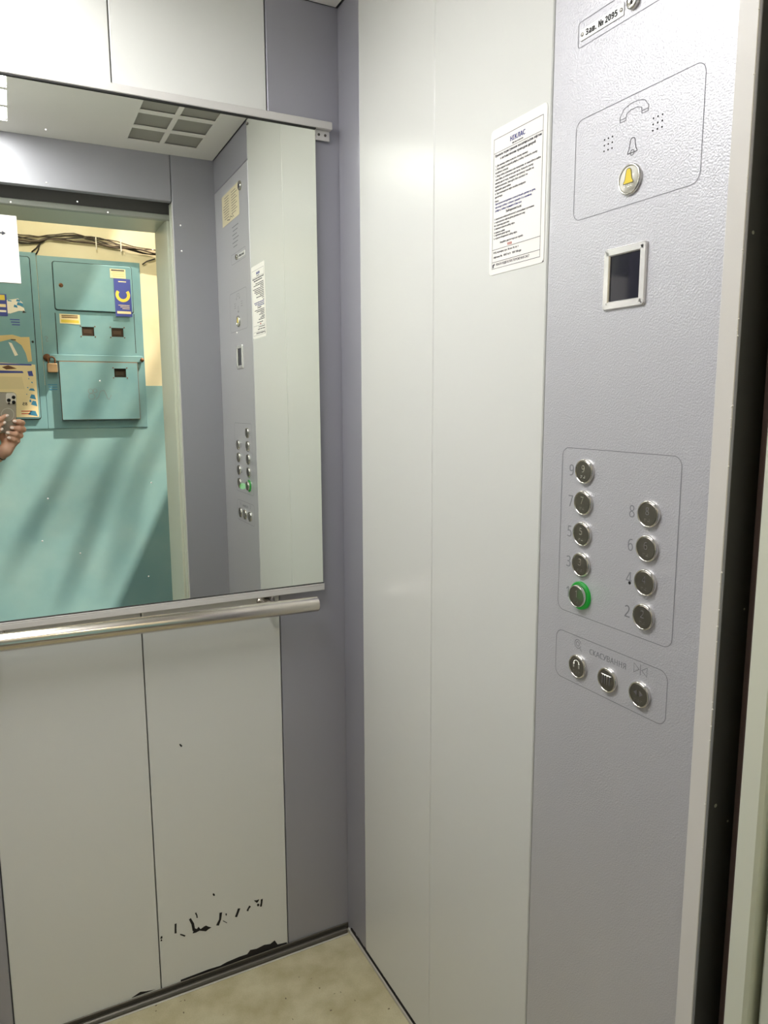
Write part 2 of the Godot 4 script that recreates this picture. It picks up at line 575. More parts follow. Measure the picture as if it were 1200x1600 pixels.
func cabin_shell():
	var fl := structure("floor", "beige speckled linoleum floor of the cabin")
	box("linoleum", Vector3(-W - 0.03, -0.012, -0.03), Vector3(0.03, 0, 1.112), M.lino, fl)
	box("floor_plate", Vector3(-W - 0.03, -0.05, -0.03), Vector3(0.03, -0.012, 1.112), M.dark_steel, fl)
	# back wall, facing +z
	var wb := structure("wall_back", "pale grey panels and lilac corner columns behind the mirror")
	box("backing", Vector3(-W - 0.03, 0, -0.03), Vector3(0.03, H + 0.05, -0.018), M.seam, wb)
	wall_panel(wb, "corner_column", -W - 0.012, -0.748, 0.0, H, M.lilac)
	var pa := wall_panel(wb, "panel", -0.748, -0.4567, 0.012, H, M.panel)
	var pb := wall_panel(wb, "panel", -0.4567, -0.158, 0.012, H, M.panel)
	wall_panel(wb, "corner_column", -0.158, 0.012, 0.0, H, M.lilac)
	scratches(pa, pb)
	# right wall, facing -x (u = z)
	var wr := structure("wall_right", "pale grey panels of the wall beside the control panel", Vector3.ZERO, FACE_RIGHT)
	box("backing", Vector3(-0.03, 0, -0.03), Vector3(1.112, H + 0.05, -0.018), M.seam, wr)
	wall_panel(wr, "corner_column", 0.0, 0.1033, 0.0, H, M.lilac, 0.0004)
	wall_panel(wr, "panel", 0.1033, 0.3958, 0.0155, H, M.panel, 0.0006, 0.0012)
	wall_panel(wr, "panel", 0.3958, 0.697, 0.0155, H, M.panel, 0.0006, 0.0012)
	# left wall, facing +x (u = -z)
	var wl := structure("wall_left", "pale grey panels of the wall opposite the control panel", Vector3(-W, 0, 0), FACE_LEFT)
	box("backing", Vector3(-1.112, 0, -0.03), Vector3(0.03, H + 0.05, -0.018), M.seam, wl)
	wall_panel(wl, "corner_column", -0.1033, 0.0, 0.0, H, M.lilac, 0.0004)
	wall_panel(wl, "panel", -0.3958, -0.1033, 0.0155, H, M.panel, 0.0006)
	wall_panel(wl, "panel", -0.697, -0.3958, 0.0155, H, M.panel, 0.0006)
	wall_panel(wl, "corner_column", -D, -0.697, 0.0, H, M.lilac, 0.0006)
	# door side, facing -z (u = -x)
	var wf := structure("wall_front", "lilac returns and header around the cabin doorway", Vector3(0, 0, D), FACE_DOOR)
	var st := mb()
	# folded sheet: a thin face with a flange round its door edge, hollow behind
	cbox(st, Vector3(-0.03, 0, -0.004), Vector3(-DOOR_R, H + 0.05, 0), 0.0015)
	cbox(st, Vector3(-DOOR_R - 0.003, 0, -0.0205), Vector3(-DOOR_R, H + 0.05, -0.001), 0.0008)
	var ret := build(st, "door_return", M.lilac, wf)
	box("edge_strip", Vector3(-DOOR_R - 0.002, 0.0, -0.0195), Vector3(-DOOR_R + 0.0008, 1.974, -0.0015), M.edge_pale, ret, 0.0004, "pale strip along the door edge")  # paler strip laid over the door-side edge of the return
	for k in 34:
		st = mb(true)
		lathe(st, Vector3(-DOOR_R + 0.0004, 0.9 + rng.randf() * 0.95, -0.0197 + rng.randf() * 0.0012), [[0.0005 + rng.randf() * 0.0007, 0.0], [0.0004, 0.0008], [0.0, 0.001]], 6, Basis(Vector3(0, 0, 1), Vector3.UP, Vector3(1, 0, 0)))
		build(st, "paint_spot", M.paper, ret)
	st = mb()
	cbox(st, Vector3(-DOOR_L, 0, -0.004), Vector3(W + 0.03, H + 0.05, 0), 0.0015)
	cbox(st, Vector3(-DOOR_L, 0, -0.0205), Vector3(-DOOR_L + 0.003, H + 0.05, -0.001), 0.0008)
	build(st, "door_return", M.lilac, wf)
	st = mb()
	cbox(st, Vector3(-DOOR_R + 0.002, 1.974, -0.0205), Vector3(-DOOR_L - 0.002, H + 0.05, 0), 0.0015)
	cbox(st, Vector3(-DOOR_R + 0.002, 1.974, -0.026), Vector3(-DOOR_L - 0.002, 1.978, -0.0205), 0.0008)
	build(st, "header", M.lilac, wf)
	# skirting strips
	var bb := structure("baseboard_back", "dark metal skirting strip under the mirror wall")
	st = mb()
	cbox(st, Vector3(-W, 0, 0), Vector3(0, 0.018, 0.003), 0.001)
	build(st, "upright_strip", M.dark_steel, bb)
	st = mb()
	tube(st, [Vector3(-W, 0.003, 0.009), Vector3(-0.008, 0.003, 0.009)], [0.007], 12)
	build(st, "round_bead", M.dark_steel, bb)
	box("cover_lip", Vector3(-W, 0, 0.0165), Vector3(-0.008, 0.0016, 0.021), M.trim_light, bb, 0.0005)
	var br := structure("baseboard_right", "thin pale skirting strip under the side wall", Vector3.ZERO, FACE_RIGHT)
	box("strip", Vector3(0.008, 0, 0), Vector3(D, 0.0085, 0.005), M.trim_light, br, 0.001)
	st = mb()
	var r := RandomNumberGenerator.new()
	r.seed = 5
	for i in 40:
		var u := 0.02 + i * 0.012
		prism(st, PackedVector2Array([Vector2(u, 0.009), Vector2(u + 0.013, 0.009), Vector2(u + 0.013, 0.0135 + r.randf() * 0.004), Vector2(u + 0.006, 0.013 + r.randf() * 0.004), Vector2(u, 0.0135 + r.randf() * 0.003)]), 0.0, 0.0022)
	build(st, "dark_gap_strip", M.chip, br, "dark ragged strip drawn for the gap above the skirting")  # dark ragged strip painted in for the shaded gap under the panels
	var bl := structure("baseboard_left", "thin pale skirting strip under the left wall", Vector3(-W, 0, 0), FACE_LEFT)
	box("strip", Vector3(-D, 0, 0), Vector3(-0.008, 0.0085, 0.005), M.trim_light, bl, 0.001)

func scratches(pa: Node, pb: Node):
	var strokes := [[[-0.4194, 0.1632], [-0.4204, 0.1401]], [[-0.4109, 0.1336], [-0.4, 0.1259]], [[-0.3877, 0.1643], [-0.3824, 0.1498], [-0.3797, 0.1325]], [[-0.3177, 0.1551], [-0.3204, 0.1387], [-0.327, 0.126]], [[-0.3061, 0.1487], [-0.3056, 0.1433]], [[-0.2759, 0.151], [-0.2836, 0.1309]], [[-0.249, 0.1477], [-0.2565, 0.1365]], [[-0.2213, 0.155], [-0.2233, 0.1372]], [[-0.2317, 0.1463], [-0.229, 0.1407]], [[-0.4507, 0.1439], [-0.4513, 0.1385]], [[-0.4507, 0.1365], [-0.4513, 0.1325]], [[-0.3746, 0.1745], [-0.3719, 0.1609]], [[-0.3342, 0.2072], [-0.3317, 0.2018]], [[-0.3137, 0.1325], [-0.3049, 0.1248]], [[-0.391, 0.5815], [-0.388, 0.5745]]]
	var wide := [0.0028, 0.002, 0.0042, 0.0045, 0.0014, 0.0044, 0.0038, 0.0034, 0.0036, 0.003, 0.0026, 0.002, 0.0024, 0.0016, 0.0025]
	for i in strokes.size():
		var pts := []
		for q in strokes[i]: pts.append(Vector2(q[0], q[1]))
		if pts.size() == 2: pts.insert(1, (pts[0] + pts[1]) / 2 + Vector2(rng.randf_range(-0.0012, 0.0012), 0))
		var st := mb()
		var ring := stroke_pts(pts, wide[i] * 1.3)
		for k in ring.size(): ring[k] += Vector2(rng.randf_range(-0.0007, 0.0007), rng.randf_range(-0.0007, 0.0007))
		prism(st, ring, 0.0, 0.0005)
		build(st, "paint_chip", M.chip, pb)
	for blob in [[[-0.3834, 0.1264], [-0.3782, 0.1371], [-0.3735, 0.1335], [-0.3695, 0.1377], [-0.3651, 0.1301], [-0.358, 0.1335], [-0.3527, 0.1346], [-0.347, 0.1295], [-0.3408, 0.1257], [-0.348, 0.1235], [-0.3533, 0.1205], [-0.3678, 0.1275], [-0.376, 0.1255]], [[-0.24, 0.1584], [-0.233, 0.1565], [-0.227, 0.157], [-0.2295, 0.152], [-0.233, 0.1498]]]:
		var pts := PackedVector2Array()
		for q in blob: pts.append(Vector2(q[0], q[1]))
		var st := mb()
		prism(st, pts, 0.0, 0.0004)
		build(st, "paint_chip", M.chip, pb)
	var tear := PackedVector2Array()
	for q in [[-0.4145, 0.0216], [-0.3844, 0.0223], [-0.352, 0.0232], [-0.3241, 0.0217], [-0.3085, 0.0251], [-0.2801, 0.0272], [-0.2601, 0.0267], [-0.2526, 0.0345], [-0.2367, 0.032], [-0.2183, 0.035], [-0.2036, 0.0318], [-0.1923, 0.0373], [-0.1852, 0.0237], [-0.1626, 0.021], [-0.1612, 0.0109], [-0.4145, 0.0106]]:
		tear.append(Vector2(q[0], q[1]))
	var st := mb()
	prism(st, tear, 0.0, 0.0005)
	build(st, "torn_edge", M.chip, pb, "black ragged tear along the panel foot")
	st = mb()
	prism(st, PackedVector2Array([Vector2(-0.5205, 0.0205), Vector2(-0.5017, 0.0276), Vector2(-0.488, 0.0235), Vector2(-0.47, 0.0205)]), 0.0, 0.0005)
	build(st, "torn_edge", M.chip, pa, "small black tear along the panel foot")

func cabin_ceiling():
	var cl := structure("ceiling", "white sheet ceiling with a lit grid and a vent grid")
	var cols_v := [[-0.289, -0.193], [-0.179, -0.078]]
	var cols_l := [[-0.83, -0.729], [-0.715, -0.619]]
	var holes := []
	var lamps := []
	var vents := []
	for k in 7:
		var z1 := 0.997 - k * 0.124
		for c in cols_l: lamps.append(Rect2(c[0], z1 - 0.106, c[1] - c[0], 0.106))
		for c in cols_v: vents.append(Rect2(c[0], z1 - 0.102, c[1] - c[0], 0.102))
	holes.append_array(lamps)
	holes.append_array(vents)
	var st := mb()
	holed(st, Rect2(-W + 0.004, 0.001, W - 0.008, D - 0.002), holes, 0.0, 0.003)   # an open joint along the side walls
	var sheet := build(st, "ceiling_sheet", M.ceiling, cl)
	sheet.transform = Transform3D(Basis(Vector3(1, 0, 0), Vector3(0, 0, 1), Vector3(0, 1, 0)), Vector3(0, H, 0))
	box("cabin_roof", Vector3(-W - 0.03, H + 0.05, -0.03), Vector3(0.03, H + 0.07, 1.112), M.dark_steel, cl)
	var vent := base("ceiling_vent", "grey perforated vent grid set into the white ceiling above the buttons", "vent", Vector3(-0.185, H, 0.55))
	for q in vents:
		st = mb()
		cbox(st, Vector3(q.position.x - 0.003, 0.0055, q.position.y - 0.003) - Vector3(-0.185, 0, 0.55), Vector3(q.end.x + 0.003, 0.008, q.end.y + 0.003) - Vector3(-0.185, 0, 0.55))
		build(st, "perforated_plate", M.vent, vent)
	var lamp := base("ceiling_light", "bright white lit grid set into the cabin ceiling", "light", Vector3(-0.7245, H, 0.55))
	st = mb()
	for q in [[-0.842, 0.135, -0.838, 1.008], [-0.610, 0.135, -0.606, 1.008], [-0.842, 0.131, -0.606, 0.135], [-0.842, 1.008, -0.606, 1.012]]:
		cbox(st, Vector3(q[0], 0.0032, q[1]) - Vector3(-0.7245, 0, 0.55), Vector3(q[2], 0.03, q[3]) - Vector3(-0.7245, 0, 0.55))
	cbox(st, Vector3(-0.842, 0.03, 0.131) - Vector3(-0.7245, 0, 0.55), Vector3(-0.606, 0.033, 1.012) - Vector3(-0.7245, 0, 0.55))
	build(st, "added_lamp_cover", M.dark_steel, lamp)  # unseen cover added to keep diffuser light out of the roof cavity
	for q in lamps:
		st = mb()
		cbox(st, Vector3(q.position.x - 0.003, 0.0075, q.position.y - 0.003) - Vector3(-0.7245, 0, 0.55), Vector3(q.end.x + 0.003, 0.010, q.end.y + 0.003) - Vector3(-0.7245, 0, 0.55))
		build(st, "diffuser", M.diffuser, lamp)
		var l := AreaLight3D.new()
		l.name = "lamp_glow"
		l.area_size = q.size - Vector2(0.004, 0.004)
		l.light_energy = 0.089
		l.light_color = Color(0.985, 0.985, 0.985)
		l.area_range = 8.0
		l.area_attenuation = 2.0
		l.shadow_enabled = true
		lamp.add_child(l, true)
		l.rotation = Vector3(-PI / 2, 0, 0)
		l.position = Vector3(q.get_center().x + 0.7245, 0.005, q.get_center().y - 0.55)

# ---------------------------------------------------------------- landing
const LZ0 := 1.43       # landing side of the shaft wall
const LZ1 := 2.8535      # wall with the meter cabinets
const LX0 := -1.75
const LX1 := 1.6
const LTOP := 6.2

func landing_shell():
	var fl := structure("floor_landing", "worn grey concrete floor of the landing")
	box("slab", Vector3(LX0, -0.15, 1.15), Vector3(LX1, 0, LZ1), M.concrete, fl)
	var far := structure("wall_landing", "landing wall with blue paint below cream plaster")
	box("painted_dado", Vector3(LX0, 0, LZ1), Vector3(LX1, 1.421, LZ1 + 0.12), M.teal, far)
	box("plaster", Vector3(LX0, 1.421, LZ1 + 0.0008), Vector3(LX1, LTOP, LZ1 + 0.12), M.plaster, far)
	# small chips in the paint
	for q in [[-0.075, 1.19, 0.006], [-0.059, 1.188, 0.009], [-0.04, 1.191, 0.006], [-0.022, 1.19, 0.004], [-0.012, 1.205, 0.008], [0.01, 1.1, 0.006], [-0.11, 0.61, 0.008], [-0.45, 0.98, 0.004], [-0.4, 0.82, 0.004], [-0.31, 0.9, 0.004], [-0.52, 0.75, 0.004]]:
		var st := mb()
		var pts := PackedVector2Array()
		for i in 7:
			var a := TAU * i / 7
			var rr: float = q[2] * rng.randf_range(0.5, 1.0)
			pts.append(Vector2(q[0] + cos(a) * rr * 1.2, q[1] + sin(a) * rr * 0.8))
		prism(st, pts, 0.0, 0.0006)
		var o := build(st, "paint_chip", M.flyer_cream, far)
		o.transform = Transform3D(Basis(Vector3(1, 0, 0), Vector3.UP, Vector3(0, 0, 1)), Vector3(0, 0, LZ1 - 0.0005))
	var sh := structure("wall_shaft", "wall between the landing and the lift shaft")
	var parts := [[LX0, DOOR_L - 0.05, 0.0, LTOP], [DOOR_R + 0.05, LX1, 0.0, LTOP], [DOOR_L - 0.05, DOOR_R + 0.05, 2.0, LTOP]]
	for p in parts:
		box("masonry", Vector3(p[0], p[2], 1.215), Vector3(p[1], p[3], LZ0), M.plaster, sh)
	for x in [[LX0 - 0.12, LX0], [LX1, LX1 + 0.12]]:
		if x[0] < 0:
			var e := structure("wall_landing_left", "end wall of the landing")
			box("painted_dado", Vector3(x[0], 0, 1.215), Vector3(x[1], 1.421, LZ1 + 0.12), M.teal, e)
			box("plaster", Vector3(x[0], 1.421, 1.215), Vector3(x[1] - 0.001, 2.8, LZ1 + 0.12), M.plaster, e)
	var ce := structure("ceiling_landing", "whitewashed landing ceiling slab")
	box("slab", Vector3(LX0 - 0.12, 2.6, 1.215), Vector3(0.04, 2.8, LZ1 + 0.12), M.whitewash, ce)
	# shaft round the gap between cabin and landing
	var sf := structure("wall_shaft_gap", "dark lift shaft between the cabin and the landing doors")
	box("side_cover", Vector3(0.3, -0.15, 1.09), Vector3(0.32, 2.4, 1.215), M.shaft, sf)
	box("side_cover", Vector3(-W - 0.32, -0.15, 1.09), Vector3(-W - 0.3, 2.4, 1.215), M.shaft, sf)
	box("top_cover", Vector3(-W - 0.32, 2.38, 1.09), Vector3(0.32, 2.4, 1.215), M.shaft, sf)
	box("cabin_face", Vector3(-W - 0.3, H + 0.02, 1.1123), Vector3(0.3, 2.38, 1.1143), M.shaft, sf)
	# unpainted back of the cabin front, seen through the gap, with a few spots of paint
	for e in [[DOOR_R + 0.003, 0.3], [-W - 0.3, DOOR_L - 0.003]]:
		var ap := box("steel_back", Vector3(e[0], -0.05, D + 0.004), Vector3(e[1], 2.38, D + 0.006), M.shaft, sf)
		if e[0] > -0.5:
			for k in 6:
				var st := mb(true)
				lathe(st, Vector3(e[0] + 0.01 + rng.randf() * 0.04, 0.5 + rng.randf() * 0.95, D + 0.006), [[0.0012 + 0.0012 * rng.randf(), 0.0], [0.0008, 0.0004], [0.0, 0.0006]], 7)
				build(st, "paint_spot", M.frame_paint, ap)
	box("shaft_face", Vector3(-W - 0.3, 1.957, 1.207), Vector3(0.3, 2.38, 1.2148), M.shaft, sf)
	box("operator_beam", Vector3(-W - 0.04, 2.03, 1.15), Vector3(0.04, 2.09, 1.19), M.shaft, sf, 0.002)
	for i in 6:
		box("operator_bracket", Vector3(-0.82 + i * 0.14, 2.012, 1.145), Vector3(-0.80 + i * 0.14, 2.03, 1.19), M.shaft_metal, sf, 0.002)

func doorway():
	# the lift door frame on the landing
	var d := structure("door_1", "cream metal frame of the lift doorway")
	for s in [1.0, -1.0]:
		var e: float = DOOR_R if s > 0 else DOOR_L
		var st := mb()
		cbox(st, Vector3(e, 0, 1.2), Vector3(e + s * 0.055, 1.945, LZ0 + 0.012), 0.002)
		cbox(st, Vector3(e + s * 0.002, 0, LZ0), Vector3(e + s * 0.09, 1.946, LZ0 + 0.014), 0.002)
		build(st, "jamb", M.frame_paint, d)
		# edges of the open door leaves, drawn back into their pockets
		st = mb()
		cbox(st, Vector3(e + s * 0.001, 0.012, 1.141), Vector3(e + s * 0.19, 1.98, 1.163), 0.003)
		build(st, "landing_door_leaf", M.frame_paint, d)
		st = mb()
		cbox(st, Vector3(e + s * 0.010, 0.012, 1.168), Vector3(e + s * 0.19, 1.98, 1.194), 0.003)
		build(st, "landing_door_leaf", M.frame_paint, d)
		box("leaf_seal", Vector3(e + s * 0.028, 0.012, 1.118), Vector3(e + s * 0.16, 1.98, 1.124), M.shaft_metal, d, 0.001)
	var lt := mb()
	cbox(lt, Vector3(DOOR_L - 0.055, 1.945, 1.216), Vector3(DOOR_R + 0.055, 2.0, LZ0 + 0.012), 0.002)
	cbox(lt, Vector3(DOOR_L - 0.09, 1.947, LZ0), Vector3(DOOR_R + 0.09, 2.04, LZ0 + 0.014), 0.002)
	build(lt, "lintel", M.frame_paint, d)
	box("track_cover", Vector3(DOOR_L - 0.05, 1.937, 1.19), Vector3(DOOR_R + 0.05, 1.955, 1.215), M.frame_grey, d, 0.002)
	box("cabin_sill", Vector3(DOOR_L, -0.03, 1.0), Vector3(DOOR_R, 0.002, 1.118), M.alu, d, 0.001)
	box("landing_sill", Vector3(DOOR_L - 0.05, -0.03, 1.14), Vector3(DOOR_R + 0.05, 0.002, 1.25), M.alu, d, 0.001)

func stairwell():
	var e := structure("wall_stair", "stairwell end wall with a high window")
	var st := mb()
	var wz0 := 1.5
	var wz1 := 2.6
	var wy0 := 3.8
	var wy1 := 5.95
	# local u = z, v = y
	holed(st, Rect2(1.215, 0, LZ1 + 0.12 - 1.215, LTOP), [Rect2(wz0, wy0, wz1 - wz0, wy1 - wy0)], -0.15, 0.0)
	var o := build(st, "plaster", M.plaster, e)
	o.transform = Transform3D(FACE_RIGHT, Vector3(LX1, 0, 0))
	box("roof_slab", Vector3(-0.11, LTOP, 1.215), Vector3(LX1 + 0.15, LTOP + 0.15, LZ1 + 0.12), M.whitewash, e)
	box("upper_wall", Vector3(-0.11, 2.8, 1.43), Vector3(0.04, LTOP, LZ1), M.whitewash, e)
	var w := structure("window_1", "high stairwell window with a white frame")
	st = mb()
	for q in [[wz0, wy0, wz1, wy0 + 0.05], [wz0, wy1 - 0.05, wz1, wy1], [wz0, wy0, wz0 + 0.05, wy1], [wz1 - 0.05, wy0, wz1, wy1]]:
		cbox(st, Vector3(LX1 + 0.05, q[1], q[0]), Vector3(LX1 + 0.1, q[3], q[2]), 0.003)
	build(st, "window_frame", M.window_paint, w)
	box("pane", Vector3(LX1 + 0.07, wy0 + 0.04, wz0 + 0.04), Vector3(LX1 + 0.074, wy1 - 0.04, wz1 - 0.04), M.glass, w)
	# bare tree outside the window: limbs stand in the path of the low sun
	var t := base("bare_tree", "leafless tree with forked limbs outside the stairwell window", "tree", Vector3(3.6, -1.0, 1.7))
	var org := Vector3(3.6, -1.0, 1.7)
	var limb := func(pts: Array, r0: float, r1: float, called: String):
		var path := []
		var rad := []
		for i in pts.size():
			# wall point (x, y) carried back along the sun's rays by t
			var q: Array = pts[i]
			path.append(Vector3(q[0], q[1], LZ1) - SUN * q[2] - org)
			rad.append(lerpf(r0, r1, float(i) / (pts.size() - 1)))
		var s2 := mb(true)
		tube(s2, path, rad, 10)
		build(s2, called, M.bark, t)
	limb.call([[0.25, 1.85, 3.3], [0.03, 1.40, 3.2], [-0.12, 1.12, 3.1], [-0.22, 0.88, 3.05], [-0.33, 0.62, 3.0], [-0.45, 0.3, 2.95]], 0.030, 0.024, "limb")
	limb.call([[-0.1, 1.75, 3.0], [-0.24, 1.38, 2.95], [-0.38, 1.08, 2.9], [-0.5, 0.85, 2.85], [-0.66, 0.6, 2.8]], 0.028, 0.030, "limb")
	limb.call([[0.3, 1.6, 3.4], [0.06, 1.1, 3.3], [-0.02, 0.94, 3.25], [-0.09, 0.78, 3.2], [-0.14, 0.6, 3.15], [-0.17, 0.4, 3.1]], 0.022, 0.020, "limb")
	limb.call([[-0.02, 0.94, 3.25], [-0.12, 0.86, 3.2], [-0.22, 0.8, 3.15], [-0.35, 0.72, 3.1]], 0.020, 0.013, "twig")
	limb.call([[-0.18, 0.98, 3.1], [-0.28, 0.9, 3.05], [-0.4, 0.8, 3.0], [-0.52, 0.74, 2.95]], 0.018, 0.012, "twig")
	limb.call([[0.08, 1.33, 3.2], [0.03, 1.3, 3.18], [-0.03, 1.22, 3.15]], 0.014, 0.008, "twig")
	var s3 := mb(true)
	tube(s3, [Vector3(0, 0, 0), Vector3(0.02, 4, 0.02), Vector3(0.05, 9.0, -0.1)], [0.16, 0.13, 0.09], 14)
	build(s3, "trunk", M.bark, t)

# ---------------------------------------------------------------- mirror and handrail
func mirror_at(x: float, y: float) -> float:
	return 0.012 + 0.007 * (x + 0.5) - 0.0038 * (y - 1.4)

func mirror():
	var n := Vector3(-0.007, 0.0038, 1).normalized()
	var bx := Vector3(1, 0, 0.007).normalized()
	var b := Basis(bx, n.cross(bx), n)
	var org := Vector3(-0.5, 1.4, 0.012)
	var t := base("wall_mirror", "large frameless wall mirror held by metal strips above the handrail", "mirror", org, b)
	var x0 := -0.852 + 0.5
	var x1 := -0.0586 + 0.5
	var y0 := 0.9017 - 1.4
	var y1 := 1.8707 - 1.4
	var st := mb()
	cbox(st, Vector3(x0, y0 - 0.004, -0.005), Vector3(x1, y1 + 0.004, 0), 0.0008)
	build(st, "glass", M.mirror, t)
	box("backing_board", Vector3(x0 + 0.003, y0, -0.0085), Vector3(x1 - 0.003, y1, -0.0052), M.mirror_back, t)
	# top channel: overhangs the mirror to the right
	st = mb()
	cbox(st, Vector3(x0, y1 + 0.001, -0.008), Vector3(-0.0225 + 0.5, y1 + 0.0165, 0.006), 0.0012)
	build(st, "top_channel", M.alu, t)
	box("channel_dark_strip", Vector3(x0, y1 - 0.0012, 0.0002), Vector3(x1, y1 + 0.001, 0.004), M.rubber, t)  # dark strip standing in for the shaded gap line under the channel
	st = mb()
	cbox(st, Vector3(x1 + 0.001, 1.851 - 1.4, -0.008), Vector3(-0.0255 + 0.5, y1 + 0.001, -0.004), 0.0006)
	var tab := build(st, "fixing_tab", M.alu, t)
	for u in [x1 + 0.009, x1 + 0.0235]:
		st = mb(true)
		lathe(st, Vector3(u, 1.862 - 1.4, -0.004), [[0.0028, 0.0], [0.0026, 0.0012], [0.0, 0.0016]], 12)
		build(st, "screw", M.dark_steel, tab)
	st = mb()
	cbox(st, Vector3(x0, y0 - 0.0155, -0.008), Vector3(x1 + 0.001, y0 - 0.003, 0.005), 0.0012)
	cbox(st, Vector3(x0, y0 - 0.003, 0.0004), Vector3(x1 + 0.001, y0 + 0.0, 0.005), 0.0004)
	build(st, "bottom_channel", M.alu, t)
	box("channel_dark_strip", Vector3(x0, y0, 0.0002), Vector3(x1, y0 + 0.001, 0.004), M.rubber, t)  # thin dark strip along the foot of the glass
	# dried paint specks on the glass
	for q in [[56, -0.575, 1.79], [50, -0.58, 1.70], [98, -0.53, 1.673], [157, -0.478, 1.66], [0, -0.64, 1.66], [223, -0.40, 1.6], [279, -0.345, 1.65], [278, -0.345, 1.602], [150, -0.51, 1.35], [205, -0.425, 1.15], [50, -0.615, 1.13], [40, -0.63, 1.05], [96, -0.565, 1.02], [372, -0.24, 1.45], [200, -0.44, 0.96]]:
		st = mb(true)
		lathe(st, Vector3(q[1] + 0.5, q[2] - 1.4, 0.0), [[0.0016, 0.0], [0.0012, 0.0005], [0.0, 0.0007]], 8)
		build(st, "paint_speck", M.paper, t)
	st = mb(true)
	lathe(st, Vector3(-0.205 + 0.5, 1.858 - 1.4, 0.0), [[0.003, 0.0], [0.0022, 0.003], [0.0, 0.0035]], 10)
	build(st, "fixing_clip", M.dark_steel, t)

func handrail():
	var t := base("handrail", "polished round steel handrail under the mirror", "handrail", Vector3(-0.45, 0.876, 0.0))
	var a := Vector3(-0.090, 0.8655, 0.053) - t.position
	var b := Vector3(-0.81, 0.8765, 0.053) - t.position
	var st := mb()
	st.set_smooth_group(0)
	tube(st, [a, b], [0.0168], 40, false)
	st.set_smooth_group(-1)
	for e in [[a, b], [b, a]]:
		var nrm: Vector3 = (e[0] - e[1]).normalized()
		var ax := Basis(nrm.cross(Vector3.UP).normalized(), Vector3.UP, nrm).orthonormalized()
		lathe(st, e[0], [[0.0168, 0.0], [0.0155, 0.0014], [0.0, 0.0018]], 40, ax)
	build(st, "tube", M.rail, t)
	for x in [-0.191, -0.725]:
		st = mb(true)
		lathe(st, Vector3(x, 0.871, 0.0) - t.position, [[0.021, 0.0], [0.021, 0.003], [0.019, 0.0045], [0.0075, 0.005], [0.0075, 0.045]], 24)
		build(st, "bracket", M.rail, t)

# ---------------------------------------------------------------- control panel
const PZ := 0.697

